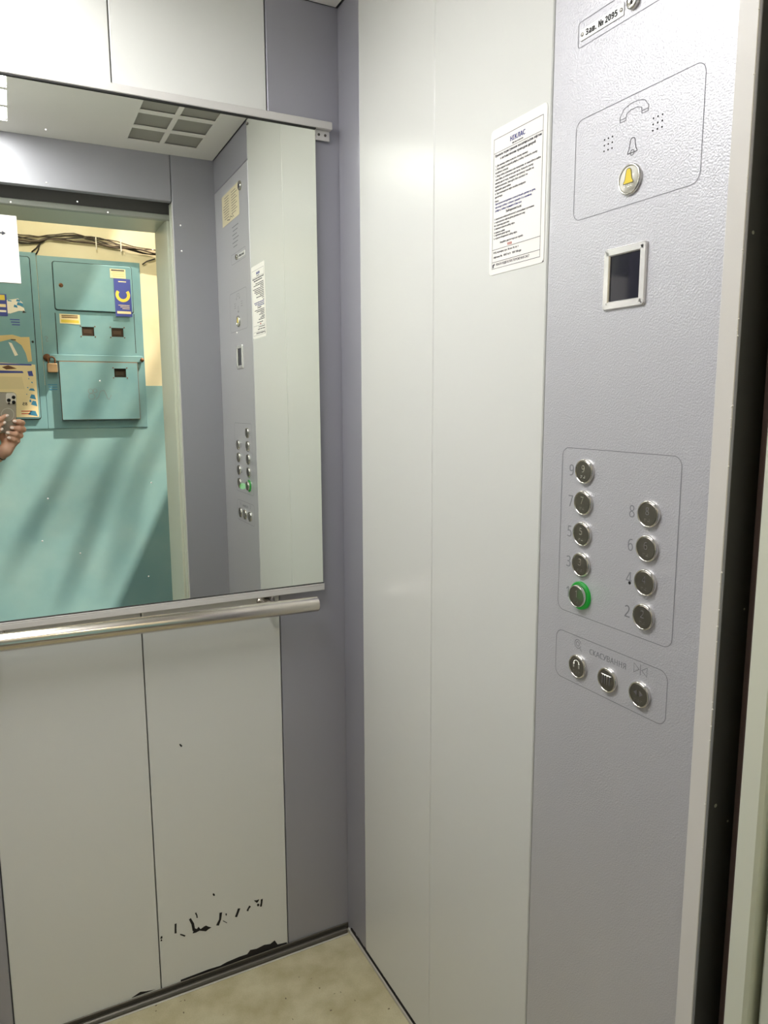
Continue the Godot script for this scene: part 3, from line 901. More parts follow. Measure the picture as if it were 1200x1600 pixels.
func control_panel():
	var t := base("control_panel", "lilac lift control panel with round steel buttons, a display and an alarm button", "control panel", Vector3(0, 0, PZ), FACE_RIGHT)
	box("face_plate", Vector3(0.0012, 0.0, -0.018), Vector3(D - PZ, 2.013, 0.001), M.hammer, t, 0.0014)
	box("top_plate", Vector3(0.0012, 2.0145, -0.018), Vector3(D - PZ, H, 0.001), M.lilac, t, 0.0014)
	var z := func(x: float) -> float: return x - PZ
	# engraved frames
	for f in [[0.747, 1.540, 0.944, 1.662, 0.012], [0.7415, 1.0195, 0.942, 1.2465, 0.012], [0.741, 0.9215, 0.939, 0.9895, 0.012]]:
		var st := mb()
		line(st, Array(rr_pts(Rect2(f[0] - PZ, f[1], f[2] - f[0], f[3] - f[1]), f[4])), 0.0009, 0.0013, true)
		build(st, "engraved_frame", M.engrave, t)
	# floor buttons
	var rows := [1.217, 1.175, 1.133, 1.091, 1.048]
	var left := ["9", "7", "5", "3", "1"]
	var right := ["", "8", "6", "4", "2"]
	for i in 5:
		floor_button(t, 0.787 - PZ, rows[i], left[i], i == 4)
		text(left[i], Vector3(0.7605 - PZ, rows[i] - 0.008, 0.001), 0.0155, M.engrave_faint, t, "engraved_numeral", HORIZONTAL_ALIGNMENT_CENTER, false, 0.85)
		if right[i]:
			floor_button(t, 0.899 - PZ, rows[i], right[i], false)
			text(right[i], Vector3(0.871 - PZ, rows[i] - 0.008, 0.001), 0.0155, M.engrave if right[i] == "2" else M.engrave_faint, t, "engraved_numeral", HORIZONTAL_ALIGNMENT_CENTER, false, 0.85)
	var st := mb(true)
	lathe(st, Vector3(0.8725 - PZ, 1.0845, 0.001), [[0.0022, 0.0], [0.0018, 0.0006], [0.0, 0.0008]], 10)
	build(st, "ink_dot", M.black, t)
	# service buttons
	floor_button(t, 0.788 - PZ, 0.948, "call", false)
	floor_button(t, 0.844 - PZ, 0.948, "bars", false)
	floor_button(t, 0.899 - PZ, 0.948, "doors", false)
	text("СКАСУВАННЯ", Vector3(0.8405 - PZ, 0.9715, 0.001), 0.0078, M.engrave, t, "engraved_lettering", HORIZONTAL_ALIGNMENT_CENTER, false, 0.98)
	st = mb()
	line(st, circle(Vector2(0.785 - PZ, 0.979), 0.006, 0.3, TAU - 0.3), 0.0008, 0.0013)
	line(st, circle(Vector2(0.785 - PZ, 0.979), 0.003, 0.0, TAU), 0.0008, 0.0013)
	line(st, [Vector2(0.789 - PZ, 0.974), Vector2(0.793 - PZ, 0.970)], 0.0008, 0.0013)
	build(st, "engraved_call_symbol", M.engrave, t)
	st = mb()
	for s in [-1.0, 1.0]:
		var cx := 0.897 - PZ
		line(st, [Vector2(cx + s * 0.0105, 0.985), Vector2(cx + s * 0.0105, 0.973), Vector2(cx + s * 0.002, 0.979)], 0.0008, 0.0013, true)
	line(st, [Vector2(0.897 - PZ, 0.986), Vector2(0.897 - PZ, 0.972)], 0.0008, 0.0013)
	build(st, "engraved_door_symbol", M.engrave, t)
	# intercom: phone and bell symbols, two grids of sound holes, alarm button
	var hx := 0.845 - PZ
	st = mb()
	var hs := [Vector2(-0.0215, -0.006), Vector2(-0.022, 0.0), Vector2(-0.016, 0.0075), Vector2(-0.006, 0.0105), Vector2(0.006, 0.0105), Vector2(0.016, 0.0075), Vector2(0.022, 0.0), Vector2(0.0215, -0.006), Vector2(0.0125, -0.006), Vector2(0.0115, 0.001), Vector2(0.005, 0.0035), Vector2(-0.005, 0.0035), Vector2(-0.0115, 0.001), Vector2(-0.0125, -0.006)]
	for i in hs.size(): hs[i] += Vector2(hx, 1.643)
	line(st, hs, 0.0009, 0.0013, true)
	for s in [-1.0, 1.0]:
		line(st, [Vector2(hx + s * 0.022, 1.640), Vector2(hx + s * 0.012, 1.640)], 0.0009, 0.0013)
	build(st, "engraved_phone_symbol", M.engrave, t)
	st = mb()
	line(st, bell(Vector2(hx, 1.606), 0.0085), 0.001, 0.0013, true)
	line(st, circle(Vector2(hx, 1.598), 0.003, 0.0, TAU), 0.0008, 0.0013)
	build(st, "engraved_bell_symbol", M.engrave_dark, t)
	for c in [Vector2(0.805, 1.619), Vector2(0.8815, 1.6195)]:
		for i in 3:
			for j in 3:
				st = mb()
				lathe(st, Vector3(c.x - PZ + (i - 1) * 0.0066, c.y + (j - 1) * 0.0066, 0.0), [[0.0011, 0.0], [0.0011, 0.0012], [0.0, 0.0012]], 8)
				build(st, "sound_hole", M.black, t)
	var al := Vector3(0.8445 - PZ, 1.568, 0.001)
	st = mb(true)
	lathe(st, al, [[0.0178, 0.0], [0.0178, 0.0026], [0.0165, 0.0042], [0.015, 0.0036], [0.0146, 0.002]], 40)
	var ring := build(st, "alarm_button", M.chrome, t, "white alarm button with a yellow bell")
	st = mb(true)
	lathe(st, al, [[0.0147, 0.0015], [0.0144, 0.0032], [0.0, 0.0036]], 40)
	build(st, "button_cap", M.white_cap, ring)
	st = mb()
	prism(st, PackedVector2Array(bell(Vector2(al.x, al.y + 0.0035), 0.0085)), al.z + 0.003, al.z + 0.0042)
	build(st, "yellow_bell", M.yellow, ring)
	st = mb()
	line(st, bell(Vector2(al.x, al.y + 0.0035), 0.0088), 0.0007, al.z + 0.0043, true)
	build(st, "bell_outline", M.ink, ring)
	braille(ring, al + Vector3(0, -0.0085, 0.0034), 3)
	# display
	var dr := Rect2(0.8085 - PZ, 1.4205, 0.068, 0.0735)
	st = mb()
	loop_frame(st, rr_pts(dr, 0.004, 5), [[0.0, 0.0], [0.0, 0.003], [0.0012, 0.0045], [0.0085, 0.0045], [0.0098, 0.003], [0.0098, 0.001]])
	var df := build(st, "display_frame", M.steel_bright, t)
	box("screen", Vector3(dr.position.x + 0.009, dr.position.y + 0.009, 0.0008), Vector3(dr.end.x - 0.009, dr.end.y - 0.009, 0.0016), M.screen, df)
	# number plate beside a round lock
	var pp := Rect2(0.7495 - PZ, 1.7555, 0.0735, 0.014)
	st = mb()
	prism(st, rr_pts(pp, 0.001, 2), 0.0008, 0.0022, 0.0003)
	var np := build(st, "number_plate", M.plate, t, "small white plate with a serial number")
	text("Зав. № 2095", Vector3(pp.get_center().x, pp.position.y + 0.0035, 0.0023), 0.0072, M.black, np, "lettering", HORIZONTAL_ALIGNMENT_CENTER, true, 0.92)
	for u in [pp.position.x + 0.004, pp.end.x - 0.004]:
		st = mb(true)
		lathe(st, Vector3(u, pp.get_center().y, 0.0022), [[0.0024, 0.0], [0.0022, 0.0008], [0.0, 0.0012]], 10)
		build(st, "rivet", M.chrome, np)
	st = mb()
	line(st, Array(rr_pts(Rect2(0.745 - PZ, 1.749, 0.16, 0.03), 0.004)), 0.0009, 0.0013, true)
	build(st, "engraved_frame", M.engrave, t)
	panel_lock(t, Vector2(0.838 - PZ, 1.7635), 0.0085)
	panel_lock(t, Vector2(0.778 - PZ, 1.961), 0.014)

func panel_lock(t: Node, c: Vector2, r: float):
	var st := mb(true)
	lathe(st, Vector3(c.x, c.y, 0.001), [[r, 0.0], [r, 0.004], [r * 0.85, 0.0055], [r * 0.5, 0.005], [0.0, 0.005]], 24)
	var o := build(st, "key_lock", M.chrome, t)
	box("keyhole", Vector3(c.x - r * 0.12, c.y - r * 0.4, 0.0058), Vector3(c.x + r * 0.12, c.y + r * 0.4, 0.0063), M.black, o)

func circle(c: Vector2, r: float, a0: float, a1: float, n := 20) -> Array:
	var out := []
	for i in n + 1:
		var a := lerpf(a0, a1, float(i) / n)
		out.append(c + Vector2(cos(a), sin(a)) * r)
	return out

func bell(c: Vector2, h: float) -> Array:
	var out := []
	for q in [[0.0, 1.0], [0.28, 0.92], [0.42, 0.7], [0.5, 0.2], [0.62, -0.4], [0.85, -0.75], [0.85, -0.95], [-0.85, -0.95], [-0.85, -0.75], [-0.62, -0.4], [-0.5, 0.2], [-0.42, 0.7], [-0.28, 0.92]]:
		out.append(c + Vector2(q[0], q[1]) * h)
	out.reverse()
	return out

func braille(parent: Node, at: Vector3, n: int):
	var st := mb()
	for k in n:
		for d in [[0, 0], [0, 1], [1, 1]] if k % 2 == 0 else [[0, 0], [1, 0], [1, 1]]:
			lathe(st, at + Vector3((k - (n - 1) * 0.5) * 0.0052 + d[0] * 0.0018 - 0.0009, d[1] * 0.0022, 0), [[0.00065, 0.0], [0.0004, 0.0006], [0.0, 0.0008]], 6)
	build(st, "braille_dots", M.chrome, parent)

func floor_button(t: Node, u: float, v: float, sign: String, lit: bool):
	var c := Vector3(u, v, 0.001)
	var lift := 0.0045 if lit else 0.0
	var st := mb(true)
	lathe(st, c, [[0.0166, 0.0], [0.0166, 0.0024], [0.0158, 0.0042], [0.0148, 0.0045], [0.0143, 0.003]] if not lit else [[0.0152, 0.002], [0.0152, 0.0068], [0.0148, 0.0084], [0.0144, 0.0088], [0.0142, 0.007]], 40)
	var b := build(st, "button", M.chrome, t, "round steel button with a green lit ring" if lit else "")
	if lit:
		st = mb(true)
		lathe(st, c, [[0.0192, 0.0], [0.0192, 0.0026], [0.018, 0.0036], [0.0152, 0.0036], [0.0152, 0.001]], 40)
		build(st, "lit_ring", M.green, b)
		var l := OmniLight3D.new()
		l.name = "ring_glow"
		l.light_color = Color(0.15, 1.0, 0.3)
		l.light_energy = 0.00003
		l.light_size = 0.01
		l.omni_range = 4.0
		l.omni_attenuation = 2.0
		l.shadow_enabled = true
		b.add_child(l, true)
		l.position = c + Vector3(0.0, 0.0, 0.022)
	st = mb()
	lathe(st, c, [[0.0142, 0.0012 + lift], [0.0142, 0.0036 + lift], [0.0134, 0.0042 + lift], [0.0, 0.0043 + lift]], 40)
	build(st, "button_cap", M.cap, b)
	var w := c.z + 0.0042 + lift
	if sign.length() == 1:
		text(sign, Vector3(u, v - 0.0012, w - 0.0002), 0.0095, M.chrome, b, "raised_numeral", HORIZONTAL_ALIGNMENT_CENTER, false, 0.9, 0.0006)
	else:
		st = mb()
		if sign == "bars":
			for i in 4: cbox(st, Vector3(u - 0.0072 + i * 0.0042, v - 0.006, w - 0.0003), Vector3(u - 0.0054 + i * 0.0042, v + 0.006, w + 0.0004), 0.0002)
			cbox(st, Vector3(u - 0.008, v + 0.006, w - 0.0003), Vector3(u + 0.009, v + 0.0072, w + 0.0004), 0.0002)
		elif sign == "call":
			for q in circle(Vector2(u, v + 0.003), 0.0055, 0.4, PI - 0.4, 8): cbox(st, Vector3(q.x - 0.0008, q.y - 0.0008, w - 0.0003), Vector3(q.x + 0.0008, q.y + 0.0008, w + 0.0004), 0.0002)
			cbox(st, Vector3(u + 0.0035, v - 0.002, w - 0.0003), Vector3(u + 0.0065, v + 0.005, w + 0.0004), 0.0003)
			cbox(st, Vector3(u - 0.0065, v - 0.002, w - 0.0003), Vector3(u - 0.0035, v + 0.004, w + 0.0004), 0.0003)
		else:
			for s in [-1.0, 1.0]:
				prism(st, PackedVector2Array([Vector2(u + s * 0.002, v + 0.006), Vector2(u + s * 0.002, v - 0.002), Vector2(u + s * 0.0075, v + 0.002)]), w - 0.0003, w + 0.0004)
		build(st, "raised_symbol", M.chrome, b)
	if sign != "bars":
		braille(b, Vector3(u, v - 0.0085, w - 0.0004), 2 if sign.length() == 1 else 3)

# ---------------------------------------------------------------- papers in the cabin
func notices():
	var t := base("safety_notice", "white printed rules notice stuck on the grey wall beside the control panel", "notice", Vector3(-0.0013, 1.499, 0.5615), FACE_RIGHT)
	var w := 0.1285
	var h := 0.2075
	var st := mb()
	prism(st, rr_pts(Rect2(0, 0, w, h), 0.006, 5), 0.0, 0.0007)
	build(st, "sheet", M.paper, t)
	st = mb()
	line(st, [Vector2(0.008, 0.0085), Vector2(w - 0.008, 0.0085), Vector2(w - 0.008, h - 0.014), Vector2(0.008, h - 0.014)], 0.0006, 0.001, true)
	for v in [0.018, 0.036, h - 0.034]:
		line(st, [Vector2(0.008, v), Vector2(w - 0.008, v)], 0.0006, 0.001)
	build(st, "printed_border", M.ink, t)
	text("НІКЛАС", Vector3(w / 2, h - 0.027, 0.0007), 0.0068, M.ink_blue, t, "printed_heading", HORIZONTAL_ALIGNMENT_CENTER, true)
	text("ліфтова компанія", Vector3(w / 2, h - 0.0322, 0.0007), 0.0022, M.ink, t, "printed_line", HORIZONTAL_ALIGNMENT_CENTER)
	text("Правила користування пасажирським ліфтом", Vector3(w / 2, h - 0.0405, 0.0007), 0.0035, M.ink, t, "printed_heading", HORIZONTAL_ALIGNMENT_CENTER, true, 0.93)
	text("з автоматичним приводом дверей", Vector3(w / 2, h - 0.0465, 0.0007), 0.0035, M.ink, t, "printed_heading", HORIZONTAL_ALIGNMENT_CENTER, true, 0.93)
	var lines := ["1. Для виклику кабіни натисніть кнопку виклику", "2. Після відкриття дверей увійдіть у кабіну і натисніть кнопку", "    потрібного поверху", "3. Якщо кабіна зупинилася між поверхами, не намагайтеся вийти", "    самостійно, це небезпечно для життя. Натисніть кнопку", "    виклику диспетчера, повідомте про зупинку і чекайте на", "    прибуття механіка. Виконуйте його вказівки і не", "    відчиняйте двері кабіни", "4. При пошкодженні ліфта негайно повідомте", "    диспетчера", "Увага:"]
	var blue := ["При перевезенні дитини в колясці візьміть дитину на руки,", "при вході в кабіну з собакою тримайте її за нашийник,", "увійдіть у кабіну і утримуйте її біля ноги"]
	var v := h - 0.0545
	for s in lines:
		text(s, Vector3(0.0125, v, 0.0007), 0.0027, M.ink, t, "printed_line", HORIZONTAL_ALIGNMENT_LEFT, false, 0.89)
		v -= 0.0049
	for s in blue:
		text(s, Vector3(0.0135, v, 0.0007), 0.0027, M.ink_blue, t, "printed_line", HORIZONTAL_ALIGNMENT_LEFT, false, 0.89)
		v -= 0.0049
	v -= 0.001
	text("Забороняється:", Vector3(w / 2 - 0.006, v, 0.0007), 0.0034, M.ink, t, "printed_heading", HORIZONTAL_ALIGNMENT_CENTER, true)
	v -= 0.0058
	for s in ["1. перевозити вибухонебезпечні та легкозаймисті речовини", "2. користуватися ліфтом дітям дошкільного віку", "    без супроводу дорослих", "3. перевантажувати кабіну ліфта", "4. палити в кабіні", "5. відчиняти двері вручну", "6. псувати обладнання і кабіну ліфта"]:
		text(s, Vector3(0.0115, v, 0.0007), 0.0026, M.ink, t, "printed_line", HORIZONTAL_ALIGNMENT_LEFT, false, 0.9)
		v -= 0.0046
	text("Аварійна диспетчерська служба", Vector3(w / 2 - 0.01, 0.0425, 0.0007), 0.0026, M.ink, t, "printed_line", HORIZONTAL_ALIGNMENT_CENTER)
	text("1558", Vector3(w / 2 - 0.014, 0.0375, 0.0007), 0.0036, M.ink_red, t, "printed_line", HORIZONTAL_ALIGNMENT_CENTER, true)
	text("КРД, перевірка: вул. Лісова 28, кв. 1", Vector3(0.0115, 0.0295, 0.0007), 0.0026, M.ink, t, "printed_line")
	text("ліфтової №   4007 кг/т   100 1Моди", Vector3(0.0115, 0.0225, 0.0007), 0.003, M.ink, t, "printed_line")
	text("УВАГА! ВІДЕОСПОСТЕРЕЖЕННЯ 24/7", Vector3(0.0175, 0.0115, 0.0007), 0.0034, M.ink, t, "printed_line", HORIZONTAL_ALIGNMENT_LEFT, false, 1.0)
	st = mb()
	prism(st, PackedVector2Array([Vector2(0.0095, 0.0145), Vector2(0.0145, 0.016), Vector2(0.0145, 0.0135), Vector2(0.012, 0.013), Vector2(0.012, 0.010), Vector2(0.0095, 0.010)]), 0.0007, 0.001)
	build(st, "printed_camera_symbol", M.ink, t)
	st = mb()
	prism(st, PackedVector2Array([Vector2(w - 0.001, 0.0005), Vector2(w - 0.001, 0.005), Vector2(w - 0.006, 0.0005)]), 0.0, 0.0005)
	build(st, "black_corner", M.black, t)  # flat black triangle at the lower corner of the sheet
	# inspection sticker, high on the panel, seen in the mirror
	var s := base("inspection_sticker", "cream inspection sticker near the top of the control panel beside a lock", "sticker", Vector3(-0.0012, 1.883, 0.796), FACE_RIGHT)
	st = mb()
	prism(st, PackedVector2Array([Vector2(0, 0), Vector2(0.2, 0), Vector2(0.2, 0.095), Vector2(0, 0.095)]), 0.0, 0.0006)
	build(st, "sheet", M.sticker, s)
	for i in 9:
		var u0 := 0.02 if i % 2 else 0.035
		for seg in [[u0, 0.085], [0.115, 0.16 + rng.randf() * 0.025]]:
			st = mb()
			line(st, [Vector2(seg[0], 0.083 - i * 0.008), Vector2(seg[1], 0.083 - i * 0.008)], 0.0018, 0.0009)
			build(st, "printed_line", M.engrave_dark, s)
	st = mb()
	line(st, [Vector2(0.06, 0.006), Vector2(0.08, 0.018), Vector2(0.075, 0.008), Vector2(0.1, 0.016), Vector2(0.11, 0.007), Vector2(0.14, 0.012)], 0.0022, 0.0009)
	build(st, "signature", M.ink, s)
	# engraved lettering below it
	var e := base("engraved_data", "faint grey engraved data lines on the control panel under the cream sticker", "lettering", Vector3(-0.0011, 1.785, 0.80), FACE_RIGHT)
	for i in 6:
		st = mb()
		line(st, [Vector2(0.012 + 0.01 * (i % 3), 0.075 - i * 0.012), Vector2(0.085 - 0.008 * (i % 2), 0.075 - i * 0.012)], 0.003, 0.0003)
		build(st, "engraved_line", M.engrave_faint, e)
	# sheet of paper taped on the mirror
	var px := -0.633
	var o := Vector3(-0.74, 1.579, mirror_at(-0.74, 1.579) + 0.0006)
	var n := Vector3(-0.007, 0.0038, 1).normalized()
	var bx := Vector3(1, 0, 0.007).normalized()
	var pp := base("paper_sheet", "blank white paper sheet taped on the mirror", "paper", o, Basis(bx, n.cross(bx), n))
	st = mb()
	for i in 8:
		# slightly bowed sheet
		var v0 := -0.058 + i * 0.0145
		var v1 := v0 + 0.0145
		var w0 := 0.004 * pow(1.0 - i / 8.0, 2.0)
		var w1 := 0.004 * pow(1.0 - (i + 1) / 8.0, 2.0)
		quad(st, Vector3(-0.105, v0, w0), Vector3(px - o.x, v0, w0), Vector3(px - o.x, v1, w1), Vector3(-0.105, v1, w1), Vector3(0, 0, 1))
		quad(st, Vector3(-0.105, v0, w0 - 0.0003), Vector3(px - o.x, v0, w0 - 0.0003), Vector3(px - o.x, v1, w1 - 0.0003), Vector3(-0.105, v1, w1 - 0.0003), Vector3(0, 0, -1))
	build(st, "sheet", M.paper, pp)
	st = mb()
	line(st, [Vector2(0.06, 0.027), Vector2(0.086, 0.027)], 0.0022, 0.0012)
	line(st, [Vector2(0.082, 0.0295), Vector2(0.087, 0.027), Vector2(0.082, 0.0245)], 0.0018, 0.0012)
	build(st, "printed_mark", M.ink, pp)

# ---------------------------------------------------------------- meter cabinets on the landing
const CZ := 2.85

func cabinets():
	# local u = -x, v = y, w = out of the wall towards the lift
	var c := base("meter_cabinet", "blue painted steel meter cabinet with three viewing holes and a locking bar", "cabinet", Vector3(0, 0, CZ), FACE_DOOR)
	box("body", Vector3(-0.016, 1.19, -0.0032), Vector3(0.5, 2.088, 0.0), M.teal_metal, c, 0.002)
	var hole := func(x: float, y: float) -> Rect2: return Rect2(-x - 0.031, y - 0.024, 0.062, 0.048)
	# upper door
	var st := mb()
	prism(st, rr_pts(Rect2(0.031, 1.816, 0.394, 0.246), 0.012), -0.001, 0.010, 0.003)
	var up := build(st, "upper_door", M.teal_metal, c)
	st = mb()
	loop_frame(st, rr_pts(Rect2(0.0275, 1.8125, 0.401, 0.253), 0.014), [[0.0, 0.0006], [0.004, 0.0008]])
	build(st, "door_gap", M.rubber, c)
	st = mb(true)
	lathe(st, Vector3(0.391, 1.942, 0.009), [[0.011, 0.0], [0.011, 0.002], [0.008, 0.004], [0.004, 0.004], [0.0035, 0.0015], [0.0, 0.0015]], 18)
	build(st, "lock", M.rust, up)
	# middle panel with two holes
	var h1: Rect2 = hole.call(-0.271, 1.709)
	var h2: Rect2 = hole.call(-0.120, 1.709)
	st = mb()
	holed(st, Rect2(0.030, 1.586, 0.396, 0.219), [h1, h2], -0.001, 0.004)
	var mid := build(st, "middle_panel", M.teal_metal, c)
	box("gap_side", Vector3(0.0265, 1.60, 0.0), Vector3(0.0295, 1.812, 0.0012), M.rubber, mid)
	box("gap_side", Vector3(0.4265, 1.583, 0.0), Vector3(0.430, 1.80, 0.0012), M.rubber, mid)
	# locking bar
	box("locking_bar", Vector3(-0.006, 1.549, 0.004), Vector3(0.47, 1.584, 0.009), M.teal_metal, c, 0.002)
	st = mb(true)
	lathe(st, Vector3(-0.002, 1.563, 0.009), [[0.011, 0.0], [0.010, 0.004], [0.0, 0.006]], 14)
	build(st, "bar_bolt", M.rust, c)
	# lower door, standing a little open at its foot
	var h3: Rect2 = hole.call(-0.120, 1.4895)
	st = mb()
	holed(st, Rect2(0.0275, 1.2375, 0.399, 0.308), [h3], 0.001, 0.022)
	var lo := build(st, "lower_door", M.teal_metal, c)
	st = mb()
	loop_frame(st, rr_pts(Rect2(0.0255, 1.2355, 0.403, 0.312), 0.004), [[0.0, 0.001], [0.0, 0.0205], [0.002, 0.0222]])
	build(st, "door_rim", M.rust, lo)
	for q in [[h1, 0.0015, mid], [h2, 0.0015, mid], [h3, 0.0105, lo]]:
		var r: Rect2 = q[0]
		st = mb()
		cbox(st, Vector3(r.position.x - 0.002, r.position.y - 0.002, q[1] - 0.0012), Vector3(r.end.x + 0.002, r.end.y + 0.002, q[1] - 0.0002))
		var vw := build(st, "viewing_hole", M.hole, q[2])
		box("meter_face", Vector3(r.position.x + 0.012, r.position.y + 0.012, q[1] - 0.0002), Vector3(r.end.x - 0.008, r.end.y - 0.016, q[1] + 0.0006), M.meter, vw, 0.0002)
		st = mb()
		var w: float = 0.0043 if q[2] == mid else 0.0223
		for k in 4:
			var cx := r.position.x - 0.005 if k % 2 else r.end.x + 0.005
			var cy := r.position.y - 0.003 if k < 2 else r.end.y + 0.003
			cbox(st, Vector3(cx - 0.003, cy - 0.003, w - 0.001), Vector3(cx + 0.003, cy + 0.003, w + 0.001), 0.0006)
		build(st, "corner_screws", M.rust, q[2])
	# scrawl on the lower door
	st = mb()
	var gx := 0.234
	line(st, circle(Vector2(gx + 0.045, 1.39), 0.012, 0, TAU), 0.0018, 0.0226)
	line(st, circle(Vector2(gx + 0.040, 1.362), 0.016, 0, TAU), 0.0018, 0.0226)
	line(st, circle(Vector2(gx + 0.022, 1.392), 0.010, 0, TAU), 0.0018, 0.0226)
	line(st, [Vector2(gx + 0.02, 1.345), Vector2(gx + 0.005, 1.36), Vector2(gx - 0.005, 1.39), Vector2(gx - 0.025, 1.395), Vector2(gx - 0.035, 1.37), Vector2(gx - 0.04, 1.35), Vector2(gx - 0.05, 1.345), Vector2(gx - 0.06, 1.37)], 0.0018, 0.0226)
	build(st, "pencil_scrawl", M.engrave, lo)
	st = mb()
	line(st, [Vector2(0.488, 1.672), Vector2(0.478, 1.676), Vector2(0.472, 1.668), Vector2(0.482, 1.66), Vector2(0.478, 1.65), Vector2(0.47, 1.652)], 0.0018, 0.0004)
	build(st, "faded_scrawl", M.engrave, c)
	for i in 3:
		st = mb()
		line(st, [Vector2(0.442, 1.424 - i * 0.0125), Vector2(0.488 - 0.003 * i, 1.424 - i * 0.0125)], 0.0045, 0.0008)
		build(st, "stencilled_line", M.flyer_sky, c)
	# hasp and padlock
	st = mb(true)
	lathe(st, Vector3(0.482, 1.566, 0.0), [[0.02, 0.0], [0.018, 0.008], [0.006, 0.012], [0.0, 0.012]], 14)
	build(st, "hasp", M.rust, c)
	var pl := base("padlock", "old brass padlock hanging from the blue meter cabinet", "padlock", Vector3(-0.462, 1.513, CZ - 0.02), FACE_DOOR)
	st = mb()
	prism(st, rr_pts(Rect2(-0.026, -0.026, 0.05, 0.048), 0.006), -0.01, 0.012, 0.003)
	build(st, "lock_body", M.brass, pl)
	st = mb(true)
	var arc := [Vector3(-0.016, 0.018, 0), Vector3(-0.016, 0.038, 0)]
	for i in 7: arc.append(Vector3(-cos(PI * i / 6.0) * 0.016, 0.042 + sin(PI * i / 6.0) * 0.014, 0.0))
	arc.append(Vector3(0.016, 0.018, 0))
	tube(st, arc, [0.0042], 8)
	build(st, "shackle", M.rust, pl)
	# neighbouring cabinet with a big door
	var n := base("tall_cabinet", "blue steel cabinet with torn posters on its tall door", "cabinet", Vector3(0, 0, CZ), FACE_DOOR)
	box("body", Vector3(0.502, 1.19, -0.0032), Vector3(1.15, 2.1, 0.0), M.teal_metal, n, 0.002)
	st = mb()
	prism(st, rr_pts(Rect2(0.534, 1.243, 0.55, 0.832), 0.012), -0.001, 0.010, 0.003)
	build(st, "door", M.teal_metal, n)
	st = mb()
	loop_frame(st, rr_pts(Rect2(0.5305, 1.2395, 0.557, 0.839), 0.014), [[0.0, 0.0006], [0.004, 0.0008]])
	build(st, "door_gap", M.rubber, n)
	st = mb(true)
	lathe(st, Vector3(0.546, 1.645, 0.010), [[0.006, 0.0], [0.005, 0.003], [0.0, 0.004]], 10)
	build(st, "bolt", M.rubber, n)
	for i in 3:
		st = mb()
		line(st, [Vector2(0.60, 1.755 - i * 0.013), Vector2(0.645 - 0.004 * i, 1.755 - i * 0.013)], 0.005, 0.0108)
		build(st, "stencilled_line", M.flyer_blue, n)
	posters()

func flat(parent: Node, called: String, pts: Array, w0: float, w1: float, m: Material):
	var st := mb()
	var p := PackedVector2Array()
	for q in pts: p.append(Vector2(q[0], q[1]))
	prism(st, p, w0, w1)
	build(st, called, m, parent)

